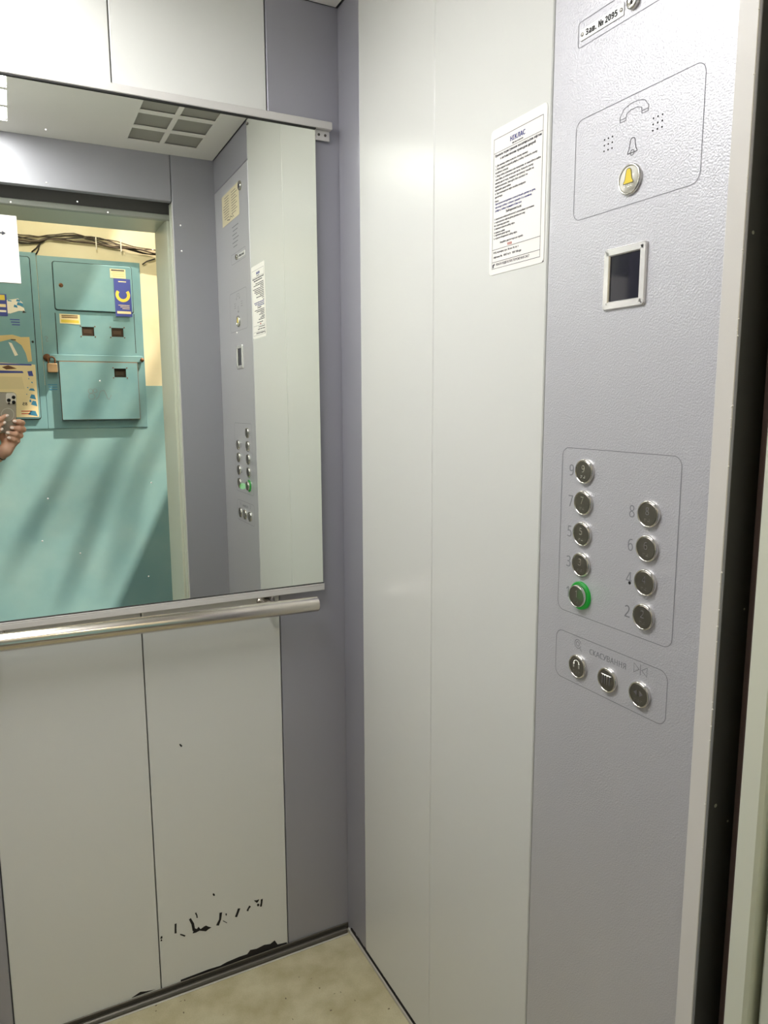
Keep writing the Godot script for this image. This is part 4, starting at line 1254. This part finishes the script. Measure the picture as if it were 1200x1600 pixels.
func posters():
	# horseshoe flyer and labels on the meter cabinet
	var f := base("horseshoe_flyer", "blue flyer with a yellow horseshoe on the upper cabinet door", "flyer", Vector3(-0.082, 1.795, CZ - 0.0104), FACE_DOOR)
	flat(f, "sheet", [[-0.044, 0], [0.042, 0], [0.044, 0.2], [-0.042, 0.2]], 0.0, 0.0006, M.flyer_blue)
	var st := mb()
	line(st, circle(Vector2(0.0, 0.115), 0.03, -PI * 1.22, PI * 0.22, 18), 0.016, 0.0009)
	build(st, "printed_horseshoe", M.flyer_yellow, f)
	flat(f, "printed_band", [[-0.038, 0.015], [0.034, 0.015], [0.034, 0.028], [-0.038, 0.028]], 0.0006, 0.0009, M.flyer_cream)
	for i in 3:
		st = mb()
		line(st, [Vector2(-0.032, 0.06 - i * 0.009), Vector2(0.026 - 0.01 * i, 0.06 - i * 0.009)], 0.003, 0.0009)
		build(st, "printed_line", M.flyer_cream, f)
	st = mb()
	line(st, [Vector2(-0.02, 0.185), Vector2(0.02, 0.185)], 0.005, 0.0009)
	build(st, "printed_line", M.flyer_cream, f)
	var a := base("paper_label", "cream label with dark print above the blue horseshoe flyer", "label", Vector3(-0.102, 1.997, CZ - 0.0104), FACE_DOOR)
	flat(a, "sheet", [[-0.04, 0], [0.04, 0], [0.04, 0.048], [-0.04, 0.048]], 0.0, 0.0006, M.flyer_cream)
	for i in 4:
		st = mb()
		line(st, [Vector2(-0.034, 0.041 - i * 0.01), Vector2(0.034 - 0.006 * (i % 2), 0.041 - i * 0.01)], 0.004 if i else 0.007, 0.0009)
		build(st, "printed_line", M.ink if i == 0 else M.flyer_tan, a)
	var b := base("paper_label", "yellow and cream label above the left viewing hole of the meter cabinet", "label", Vector3(-0.358, 1.744, CZ - 0.0044), FACE_DOOR)
	flat(b, "sheet", [[-0.05, 0], [0.05, 0.002], [0.05, 0.052], [-0.05, 0.05]], 0.0, 0.0006, M.flyer_cream)
	flat(b, "printed_band", [[-0.044, 0.006], [0.044, 0.007], [0.044, 0.022], [-0.044, 0.021]], 0.0006, 0.0008, M.flyer_yellow)
	for i in 2:
		st = mb()
		line(st, [Vector2(-0.04, 0.043 - i * 0.009), Vector2(0.04, 0.043 - i * 0.009)], 0.005, 0.0009)
		build(st, "printed_line", M.rust, b)
	# torn poster remains on the tall cabinet, u = -x
	var z := CZ - 0.0104
	var p := base("torn_poster", "large torn cream and blue poster low on the tall cabinet door", "poster", Vector3(0, 0, z), FACE_DOOR)
	flat(p, "sheet", [[0.542, 1.254], [0.80, 1.252], [0.80, 1.53], [0.70, 1.535], [0.62, 1.531], [0.542, 1.527]], 0.0, 0.0007, M.flyer_cream)
	flat(p, "printed_band", [[0.56, 1.522], [0.80, 1.524], [0.80, 1.532], [0.56, 1.530]], 0.0007, 0.001, M.flyer_blue)
	flat(p, "printed_title", [[0.60, 1.483], [0.72, 1.481], [0.72, 1.495], [0.605, 1.493]], 0.0007, 0.001, M.flyer_blue)
	flat(p, "torn_blotch", [[0.63, 1.505], [0.68, 1.5], [0.70, 1.512], [0.67, 1.522], [0.65, 1.514]], 0.0007, 0.0011, M.rust)
	flat(p, "printed_tower", [[0.555, 1.468], [0.577, 1.468], [0.582, 1.492], [0.56, 1.495]], 0.0007, 0.001, M.flyer_blue)
	for q in [[0.548, 1.258, 0.045, 0.03], [0.546, 1.31, 0.03, 0.03], [0.55, 1.345, 0.03, 0.028], [0.552, 1.39, 0.03, 0.014], [0.572, 1.33, 0.012, 0.016], [0.56, 1.43, 0.008, 0.009], [0.575, 1.45, 0.006, 0.008], [0.582, 1.405, 0.008, 0.006], [0.59, 1.37, 0.006, 0.006]]:
		flat(p, "printed_fragment", [[q[0], q[1]], [q[0] + q[2], q[1] + q[3] * 0.3], [q[0] + q[2] * 0.7, q[1] + q[3]], [q[0] + q[2] * 0.2, q[1] + q[3] * 0.9]], 0.0007, 0.001, M.flyer_sky)
	text("85", Vector3(0.605, 1.315, 0.0007), 0.016, M.ink, p, "printed_number", HORIZONTAL_ALIGNMENT_CENTER, true)
	for q in [[0.575, 1.285, 0.05], [0.58, 1.272, 0.045]]:
		st = mb()
		line(st, [Vector2(q[0], q[1]), Vector2(q[0] + q[2], q[1])], 0.005, 0.001)
		build(st, "printed_line", M.ink_red, p)
	flat(p, "faded_picture", [[0.60, 1.40], [0.74, 1.40], [0.75, 1.465], [0.61, 1.462]], 0.0007, 0.0009, M.sticker)
	var r := base("torn_poster", "ragged tan poster remains in the middle of the tall cabinet door", "poster", Vector3(0, 0, z), FACE_DOOR)
	flat(r, "scrap", [[0.556, 1.545], [0.575, 1.54], [0.583, 1.585], [0.60, 1.625], [0.625, 1.645], [0.65, 1.655], [0.70, 1.64], [0.80, 1.65], [0.80, 1.675], [0.70, 1.672], [0.64, 1.678], [0.60, 1.667], [0.56, 1.669]], 0.0, 0.0006, M.flyer_tan)
	flat(r, "scrap", [[0.62, 1.575], [0.635, 1.57], [0.66, 1.64], [0.645, 1.635]], 0.0, 0.0006, M.paper)
	st = mb()
	line(st, [Vector2(0.625, 1.652), Vector2(0.648, 1.653)], 0.005, 0.0009)
	build(st, "printed_line", M.ink, r)
	var s := base("torn_poster", "white and blue poster scrap high on the tall cabinet door", "poster", Vector3(0, 0, z), FACE_DOOR)
	flat(s, "scrap", [[0.573, 1.80], [0.60, 1.80], [0.64, 1.785], [0.80, 1.79], [0.80, 1.86], [0.66, 1.85], [0.60, 1.862], [0.578, 1.84], [0.60, 1.83], [0.575, 1.815]], 0.0, 0.0006, M.paper)
	for q in [[0.578, 1.825, 0.03, 0.02], [0.59, 1.845, 0.02, 0.014], [0.605, 1.815, 0.018, 0.016], [0.63, 1.845, 0.02, 0.008]]:
		flat(s, "printed_fragment", [[q[0], q[1]], [q[0] + q[2], q[1] + q[3] * 0.2], [q[0] + q[2] * 0.8, q[1] + q[3]], [q[0] + q[2] * 0.1, q[1] + q[3] * 0.7]], 0.0006, 0.0009, M.flyer_sky)
	flat(s, "printed_fragment", [[0.565, 1.793], [0.585, 1.79], [0.58, 1.803]], 0.0006, 0.0009, M.ink)
	var g := base("blue_flyer", "blue flyer with a yellow top on the tall cabinet door", "flyer", Vector3(-0.695, 1.77, z - 0.0012), FACE_DOOR)
	flat(g, "sheet", [[-0.042, 0], [0.042, 0], [0.042, 0.11], [-0.042, 0.11]], 0.0, 0.0006, M.flyer_blue)
	flat(g, "printed_picture", [[-0.034, 0.08], [0.034, 0.08], [0.034, 0.106], [-0.034, 0.106]], 0.0006, 0.0009, M.flyer_yellow)
	flat(g, "printed_band", [[-0.036, 0.02], [0.02, 0.02], [0.02, 0.03], [-0.036, 0.03]], 0.0006, 0.0009, M.paper)
	flat(g, "printed_band", [[-0.036, 0.045], [0.025, 0.045], [0.025, 0.06], [-0.036, 0.06]], 0.0006, 0.0009, M.flyer_cream)

func cables():
	var mats := [M.cable_brown, M.cable_black, M.cable_brown, M.cable_grey, M.cable_black, M.cable_brown, M.cable_black, M.cable_brown]
	var r := RandomNumberGenerator.new()
	r.seed = 12
	for k in 8:
		var o := base("wall_cable", "old brown cable in the loose bundle above the meter cabinets", "cable", Vector3(-0.4, 2.17, LZ1), Basis.IDENTITY, "cables bundled above the meter cabinets")
		var path := []
		var off := r.randf_range(-0.016, 0.022)
		var ph := r.randf() * 6.0
		for i in 36:
			var x := -1.3 + i * 0.043
			var y := 2.168 + 0.022 * exp(-pow((x + 0.30) / 0.14, 2.0)) - 0.035 * maxf(0.0, x + 0.12) * 4.0 * (0.6 + 0.1 * k / 8.0)
			y += off * (1.0 - 0.45 * exp(-pow((x + 0.02) / 0.2, 2.0))) + 0.008 * sin(x * 11.0 + ph) + 0.004 * sin(x * 31.0 + ph * 2.0) - (0.01 if x < -0.45 and x > -0.6 else 0.0)
			path.append(Vector3(x, y, LZ1 - 0.010 - 0.004 * (k % 4)) - o.position)
		var st := mb(true)
		tube(st, path, [r.randf_range(0.0026, 0.0046)], 7)
		build(st, "sheath", mats[k], o)
		if k == 0:
			for x in [-0.205, -0.08]:
				box("cable_clip", Vector3(x - 0.003, 2.135, LZ1 - 0.03) - o.position, Vector3(x + 0.003, 2.2, LZ1 - 0.027) - o.position, M.plate, o, 0.001)
	for d in [[-0.47, 2.155, -0.5, 2.09], [-0.455, 2.16, -0.52, 2.1], [0.03, 2.08, 0.1, 2.115]]:
		var o := base("drop_cable", "short thin cable leaving the bundle down to a cabinet top", "cable", Vector3(d[0], d[1], LZ1), Basis.IDENTITY, "thin cables dropping from the bundle")
		var st := mb(true)
		var a := Vector3(d[0], d[1], LZ1 - 0.012) - o.position
		var b := Vector3(d[2], d[3], LZ1 - 0.012) - o.position
		tube(st, [a, a.lerp(b, 0.35) + Vector3(0, 0.006, 0), a.lerp(b, 0.7) + Vector3(0.004, 0.004, 0), b], [0.0035], 7)
		build(st, "sheath", M.cable_black, o)

func landing_lamp():
	var t := base("landing_lamp", "round frosted lamp on the landing ceiling", "lamp", Vector3(-0.35, 2.6, 2.05))
	var st := mb(true)
	lathe(st, Vector3.ZERO, [[0.0, -0.005], [0.11, -0.005], [0.11, -0.03], [0.1, -0.034]], 28, Basis(Vector3(1, 0, 0), Vector3(0, 0, -1), Vector3(0, 1, 0)))
	build(st, "lamp_base", M.window_paint, t)
	var gl := mat(c8(255, 235, 200), 0.4)
	gl.emission_enabled = true
	gl.emission = Color(1.0, 0.95, 0.86)
	gl.emission_energy_multiplier = 2.0
	st = mb(true)
	lathe(st, Vector3.ZERO, [[0.1, -0.034], [0.094, -0.055], [0.07, -0.075], [0.035, -0.085], [0.0, -0.088]], 28, Basis(Vector3(1, 0, 0), Vector3(0, 0, -1), Vector3(0, 1, 0)))
	build(st, "lamp_shade", gl, t)
	var l := OmniLight3D.new()
	l.name = "lamp_glow"
	l.light_color = Color(1.0, 0.95, 0.86)
	l.light_energy = 0.45
	l.light_size = 0.07
	l.omni_range = 12.0
	l.omni_attenuation = 2.0
	l.shadow_enabled = true
	t.add_child(l)
	l.position = Vector3(0, -0.17, 0)

# ---------------------------------------------------------------- phone and person
func K(a: float, b: float, c: float) -> Vector3:
	return CAM + cam_r * a + cam_u * b + cam_f * c

func phone_and_person():
	# phone: local x = picture right, y = up, z = towards the mirror; its back faces the cabin
	var b := Basis(-cam_r, cam_u, cam_f)
	var t := base("smartphone", "grey smartphone with three camera lenses held up to the mirror", "phone", K(0.003, -0.028, -0.006), b)
	var st := mb()
	prism(st, rr_pts(Rect2(-0.036, -0.074, 0.072, 0.148), 0.011), -0.008, 0.0, 0.0012)
	build(st, "body", M.phone, t)
	st = mb()
	loop_frame(st, rr_pts(Rect2(-0.0365, -0.0745, 0.073, 0.149), 0.0115), [[0.0, -0.0075], [0.0, -0.001], [0.001, -0.0005]])
	build(st, "metal_edge", M.phone_edge, t)
	box("screen", Vector3(-0.0335, -0.0715, -0.0086), Vector3(0.0335, 0.0715, -0.0078), M.lens, t, 0.0003)
	st = mb()
	prism(st, rr_pts(Rect2(-0.0345, 0.034, 0.037, 0.038), 0.009), -0.001, 0.0018, 0.0008)
	build(st, "camera_bump", M.phone_ring, t)
	for q in [Vector2(-0.007, 0.047), Vector2(-0.0245, 0.0575), Vector2(-0.025, 0.0395)]:
		st = mb(true)
		lathe(st, Vector3(q.x, q.y, 0.0016), [[0.0066, 0.0], [0.0066, 0.002], [0.006, 0.0024], [0.0, 0.002]], 24)
		build(st, "lens", M.lens, t)
	st = mb(true)
	lathe(st, Vector3(-0.0075, 0.0355, 0.0022), [[0.0028, 0.0], [0.0032, 0.0005], [0.0, 0.0006]], 12)
	build(st, "sensor", M.lens, t)
	st = mb()
	line(st, circle(Vector2(-0.004, -0.006), 0.023, 0.0, TAU, 36), 0.002, 0.0003)
	build(st, "magnet_ring", M.phone_ring, t)
	person()

func person():
	var o := base("person", "person in a grey top with bare forearms holding up a phone with both hands", "person", Vector3(-1.08, 0, 1.84))
	var org := o.position
	var bones := []
	var add := func(list: Array, a: Vector3, b: Vector3, ra: float, rb: float): list.append([a - org, b - org, ra, rb])
	var sh_r := Vector3(-0.93, 1.31, 1.80)
	var sh_l := Vector3(-1.235, 1.31, 1.80)
	var el_r := Vector3(-0.885, 1.025, 1.675)
	var el_l := Vector3(-1.09, 1.03, 1.64)
	var wr_r := K(0.004, -0.168, -0.016)
	var wr_l := K(-0.115, -0.150, -0.03)
	var neck := Vector3(-1.085, 1.37, 1.81)
	var head := Vector3(-1.07, 1.50, 1.79)
	var hip := Vector3(-1.08, 0.88, 1.86)
	# skin body: arms, neck, head, trunk, legs
	add.call(bones, sh_r, el_r, 0.048, 0.038)
	add.call(bones, el_r, wr_r, 0.038, 0.025)
	add.call(bones, sh_l, el_l, 0.048, 0.038)
	add.call(bones, el_l, wr_l, 0.038, 0.025)
	add.call(bones, sh_l, sh_r, 0.055, 0.055)
	add.call(bones, Vector3(-1.08, 1.22, 1.82), Vector3(-1.08, 1.05, 1.84), 0.125, 0.105)
	add.call(bones, Vector3(-1.08, 1.05, 1.84), hip, 0.105, 0.13)
	add.call(bones, neck, head - Vector3(0, 0.06, 0), 0.05, 0.05)
	add.call(bones, head + Vector3(0, 0.03, 0.012), head + Vector3(0, 0.02, -0.01), 0.085, 0.08)
	add.call(bones, head + Vector3(0.005, -0.04, -0.03), head + Vector3(0.01, -0.075, -0.045), 0.06, 0.035)
	add.call(bones, head + Vector3(0.012, 0.01, -0.088), head + Vector3(0.014, -0.025, -0.104), 0.009, 0.012)
	for s in [-1.0, 1.0]:
		add.call(bones, head + Vector3(s * 0.082, 0.01, 0.0), head + Vector3(s * 0.08, -0.03, 0.0), 0.014, 0.01)
		var hp := hip + Vector3(s * 0.085, -0.06, 0)
		var kn := hip + Vector3(s * 0.095, -0.43, -0.02)
		var an := hip + Vector3(s * 0.1, -0.80, 0.02)
		add.call(bones, hp, kn, 0.085, 0.055)
		add.call(bones, kn, an, 0.055, 0.036)
	var st := mb(true)
	nets(st, bones, 0.012, 0.04)
	# right hand
	var rh := []
	var wrist := K(0.004, -0.168, -0.016)
	add.call(rh, wrist.lerp(el_r, 0.3), wrist, 0.0275, 0.0235)
	var fr := [[[0.050, -0.090, -0.036], [0.061, -0.066, -0.006], [0.046, -0.060, 0.0045], [0.027, -0.057, 0.0035], 0.0092, 0.0075],
		[[0.047, -0.106, -0.036], [0.064, -0.090, -0.005], [0.043, -0.085, 0.0055], [0.017, -0.081, 0.004], 0.0096, 0.0078],
		[[0.041, -0.124, -0.034], [0.054, -0.113, -0.005], [0.030, -0.106, 0.006], [0.002, -0.099, 0.004], 0.0092, 0.0074],
		[[0.031, -0.140, -0.030], [0.043, -0.133, -0.006], [0.025, -0.125, 0.003], [0.006, -0.118, 0.003], 0.0084, 0.0066]]
	for f in fr:
		var p := []
		for i in 4: p.append(K(f[i][0], f[i][1], f[i][2]))
		add.call(rh, wrist.lerp(p[0], 0.2), p[0], 0.017, 0.0125)
		add.call(rh, p[0], p[1], 0.0115, f[4])
		add.call(rh, p[1], p[2], f[4], f[4] * 0.93)
		add.call(rh, p[2], p[3], f[4] * 0.93, f[5])
	# heel of the hand and thumb on the screen side
	add.call(rh, wrist, K(0.030, -0.142, -0.014), 0.022, 0.016)
	add.call(rh, K(0.016, -0.146, -0.028), K(0.004, -0.118, -0.040), 0.016, 0.0115)
	add.call(rh, K(0.004, -0.118, -0.040), K(-0.002, -0.094, -0.032), 0.0112, 0.0088)
	add.call(rh, K(-0.002, -0.094, -0.032), K(-0.004, -0.078, -0.026), 0.0088, 0.007)
	nets(st, rh, 0.003, 0.008)
	# left hand, fingers behind the phone from its other edge
	var lh := []
	var wl := wr_l
	add.call(lh, wl.lerp(el_l, 0.25), wl, 0.027, 0.0235)
	var fl := [[[-0.082, -0.085, -0.03], [-0.058, -0.066, 0.000], [-0.030, -0.050, 0.0065], [-0.004, -0.037, 0.0035], 0.0094, 0.0074],
		[[-0.082, -0.100, -0.03], [-0.060, -0.088, 0.000], [-0.040, -0.076, 0.0065], [-0.014, -0.062, 0.004], 0.0096, 0.0076],
		[[-0.085, -0.115, -0.03], [-0.064, -0.108, 0.000], [-0.046, -0.098, 0.0065], [-0.024, -0.086, 0.004], 0.0092, 0.0074],
		[[-0.090, -0.128, -0.028], [-0.072, -0.126, 0.000], [-0.056, -0.118, 0.005], [-0.040, -0.110, 0.003], 0.0084, 0.0066]]
	for f in fl:
		var p := []
		for i in 4: p.append(K(f[i][0], f[i][1], f[i][2]))
		add.call(lh, wl.lerp(p[0], 0.2), p[0], 0.017, 0.0125)
		add.call(lh, p[0], p[1], 0.0115, f[4])
		add.call(lh, p[1], p[2], f[4], f[4] * 0.93)
		add.call(lh, p[2], p[3], f[4] * 0.93, f[5])
	add.call(lh, K(-0.098, -0.125, -0.036), K(-0.075, -0.098, -0.045), 0.015, 0.011)
	add.call(lh, K(-0.075, -0.098, -0.045), K(-0.05, -0.085, -0.034), 0.011, 0.0088)
	add.call(lh, K(-0.05, -0.085, -0.034), K(-0.036, -0.080, -0.026), 0.0088, 0.007)
	nets(st, lh, 0.003, 0.008)
	build(st, "body", M.skin, o)
	# nails
	for side in [fr, fl]:
		for f in side:
			var tip := K(f[3][0], f[3][1], f[3][2])
			var dip := K(f[2][0], f[2][1], f[2][2])
			var dir := (tip - dip).normalized()
			var up := (cam_f - dir * cam_f.dot(dir)).normalized()
			var c: Vector3 = tip + dir * 0.001 + up * (f[5] * 0.78)
			var ns := mb(true)
			lathe(ns, c - org, [[0.0052, -0.001], [0.0048, 0.0012], [0.0028, 0.0022], [0.0, 0.0026]], 12, Basis(dir * 1.5, up.cross(dir), up))
			build(ns, "fingernail", M.nail, o)
	# thin dark band on the right wrist
	var bd := wrist.lerp(el_r, 0.10)
	var fx := (el_r - wrist).normalized()
	var bu := fx.cross(Vector3.UP).normalized()
	var path := []
	for i in 25:
		var a := TAU * i / 24
		path.append(bd + (bu * cos(a) + fx.cross(bu) * sin(a)) * 0.0265 - org)
	st = mb(true)
	tube(st, path, [0.0017], 8, false)
	build(st, "hair_tie", M.rubber, o, "thin dark band on the wrist")
	# clothes
	var top := []
	add.call(top, sh_r, sh_r.lerp(el_r, 0.72), 0.06, 0.056)
	add.call(top, sh_l, sh_l.lerp(el_l, 0.72), 0.06, 0.056)
	add.call(top, sh_l, sh_r, 0.068, 0.068)
	add.call(top, Vector3(-1.08, 1.22, 1.82), Vector3(-1.08, 1.05, 1.84), 0.14, 0.122)
	add.call(top, Vector3(-1.08, 1.05, 1.84), hip, 0.122, 0.148)
	st = mb(true)
	nets(st, top, 0.014, 0.05)
	build(st, "top", M.sweater, o)
	var tr := []
	for s in [-1.0, 1.0]:
		add.call(tr, hip + Vector3(s * 0.085, -0.04, 0), hip + Vector3(s * 0.095, -0.43, -0.02), 0.1, 0.07)
		add.call(tr, hip + Vector3(s * 0.095, -0.43, -0.02), hip + Vector3(s * 0.1, -0.78, 0.02), 0.07, 0.055)
	add.call(tr, hip + Vector3(-0.06, -0.02, 0), hip + Vector3(0.06, -0.02, 0), 0.125, 0.125)
	st = mb(true)
	nets(st, tr, 0.014, 0.04)
	build(st, "trousers", M.jeans, o)
	for s in [-1.0, 1.0]:
		var sh := []
		var an := hip + Vector3(s * 0.1, -0.835, 0.03)
		add.call(sh, an, an + Vector3(s * 0.02, -0.008, -0.16), 0.042, 0.034)
		st = mb(true)
		nets(st, sh, 0.01, 0.02)
		build(st, "shoe", M.shoe, o)
		var ey := mb(true)
		lathe(ey, head + Vector3(0.01 + s * 0.032, 0.005, -0.082) - org, [[0.009, 0.004], [0.007, -0.004], [0.0, -0.006]], 12, Basis(Vector3(1.3, 0, 0), Vector3.UP, Vector3(0, 0, 1)))
		build(ey, "eye", M.eye, o)
	var mo := mb(true)
	lathe(mo, head + Vector3(0.012, -0.055, -0.090) - org, [[0.009, 0.004], [0.006, -0.003], [0.0, -0.004]], 12, Basis(Vector3(2.0, 0, 0), Vector3(0, 0.8, 0), Vector3(0, 0, 1)))
	build(mo, "mouth", M.lip, o)
	var hr := []
	add.call(hr, head + Vector3(0, 0.055, 0.02), head + Vector3(0, 0.03, 0.03), 0.088, 0.09)
	for s in [-1.0, 1.0]:
		add.call(hr, head + Vector3(s * 0.07, 0.02, 0.03), head + Vector3(s * 0.075, -0.16, 0.05), 0.035, 0.03)
	add.call(hr, head + Vector3(0, 0, 0.07), head + Vector3(0, -0.18, 0.085), 0.06, 0.05)
	st = mb(true)
	nets(st, hr, 0.01, 0.04)
	build(st, "hair", M.hair, o)

# tapered capsules joined by a smooth minimum, meshed as surface nets
func nets(st: SurfaceTool, bones: Array, cell: float, k: float):
	var lo := Vector3.INF
	var hi := -Vector3.INF
	for b in bones:
		var r := maxf(b[2], b[3]) + cell * 3.0
		for e in [b[0], b[1]]:
			lo = lo.min(e - Vector3.ONE * r)
			hi = hi.max(e + Vector3.ONE * r)
	var nx := int((hi.x - lo.x) / cell) + 2
	var ny := int((hi.y - lo.y) / cell) + 2
	var nz := int((hi.z - lo.z) / cell) + 2
	var f := PackedFloat32Array()
	f.resize(nx * ny * nz)
	f.fill(1.0)
	for b in bones:
		var a: Vector3 = b[0]
		var ba: Vector3 = b[1] - a
		var ra: float = b[2]
		var dr: float = b[3] - ra
		var ll := maxf(ba.length_squared(), 1e-9)
		var m := maxf(ra, b[3]) + k + cell * 2.0
		var i0 := ((a.min(b[1]) - Vector3.ONE * m - lo) / cell).floor()
		var i1 := ((a.max(b[1]) + Vector3.ONE * m - lo) / cell).ceil()
		for z in range(maxi(0, int(i0.z)), mini(nz, int(i1.z) + 1)):
			for y in range(maxi(0, int(i0.y)), mini(ny, int(i1.y) + 1)):
				var row := (z * ny + y) * nx
				for x in range(maxi(0, int(i0.x)), mini(nx, int(i1.x) + 1)):
					var p := lo + Vector3(x, y, z) * cell - a
					var t := clampf(p.dot(ba) / ll, 0.0, 1.0)
					var d := (p - ba * t).length() - ra - dr * t
					var q := f[row + x]
					var h := maxf(k - absf(d - q), 0.0) / k
					f[row + x] = minf(d, q) - h * h * k * 0.25
	var vid := {}
	var verts := []
	var corner := [0, 1, nx, nx + 1, nx * ny, nx * ny + 1, nx * ny + nx, nx * ny + nx + 1]
	var edges := [[0, 1], [2, 3], [4, 5], [6, 7], [0, 2], [1, 3], [4, 6], [5, 7], [0, 4], [1, 5], [2, 6], [3, 7]]
	for z in nz - 1:
		for y in ny - 1:
			for x in nx - 1:
				var at := (z * ny + y) * nx + x
				var inside := 0
				for c in 8:
					if f[at + corner[c]] < 0.0: inside += 1
				if inside == 0 or inside == 8: continue
				var sum := Vector3.ZERO
				var cnt := 0
				for e in edges:
					var v0 := f[at + corner[e[0]]]
					var v1 := f[at + corner[e[1]]]
					if (v0 < 0.0) == (v1 < 0.0): continue
					var t := v0 / (v0 - v1)
					var p0 := Vector3(e[0] & 1, (e[0] >> 1) & 1, e[0] >> 2)
					var p1 := Vector3(e[1] & 1, (e[1] >> 1) & 1, e[1] >> 2)
					sum += p0.lerp(p1, t)
					cnt += 1
				vid[at] = verts.size()
				verts.append(lo + (Vector3(x, y, z) + sum / cnt) * cell)
	var steps := [1, nx, nx * ny]
	for at in vid:
		for ax in 3:
			var u: int = steps[(ax + 1) % 3]
			var v: int = steps[(ax + 2) % 3]
			var v0 := f[at]
			var v1 := f[at + steps[ax]]
			if (v0 < 0.0) == (v1 < 0.0): continue
			if not (vid.has(at - u) and vid.has(at - v) and vid.has(at - u - v)): continue
			var n := Vector3.ZERO
			n[ax] = 1.0 if v0 < 0.0 else -1.0
			quad(st, verts[vid[at]], verts[vid[at - u]], verts[vid[at - u - v]], verts[vid[at - v]], n)
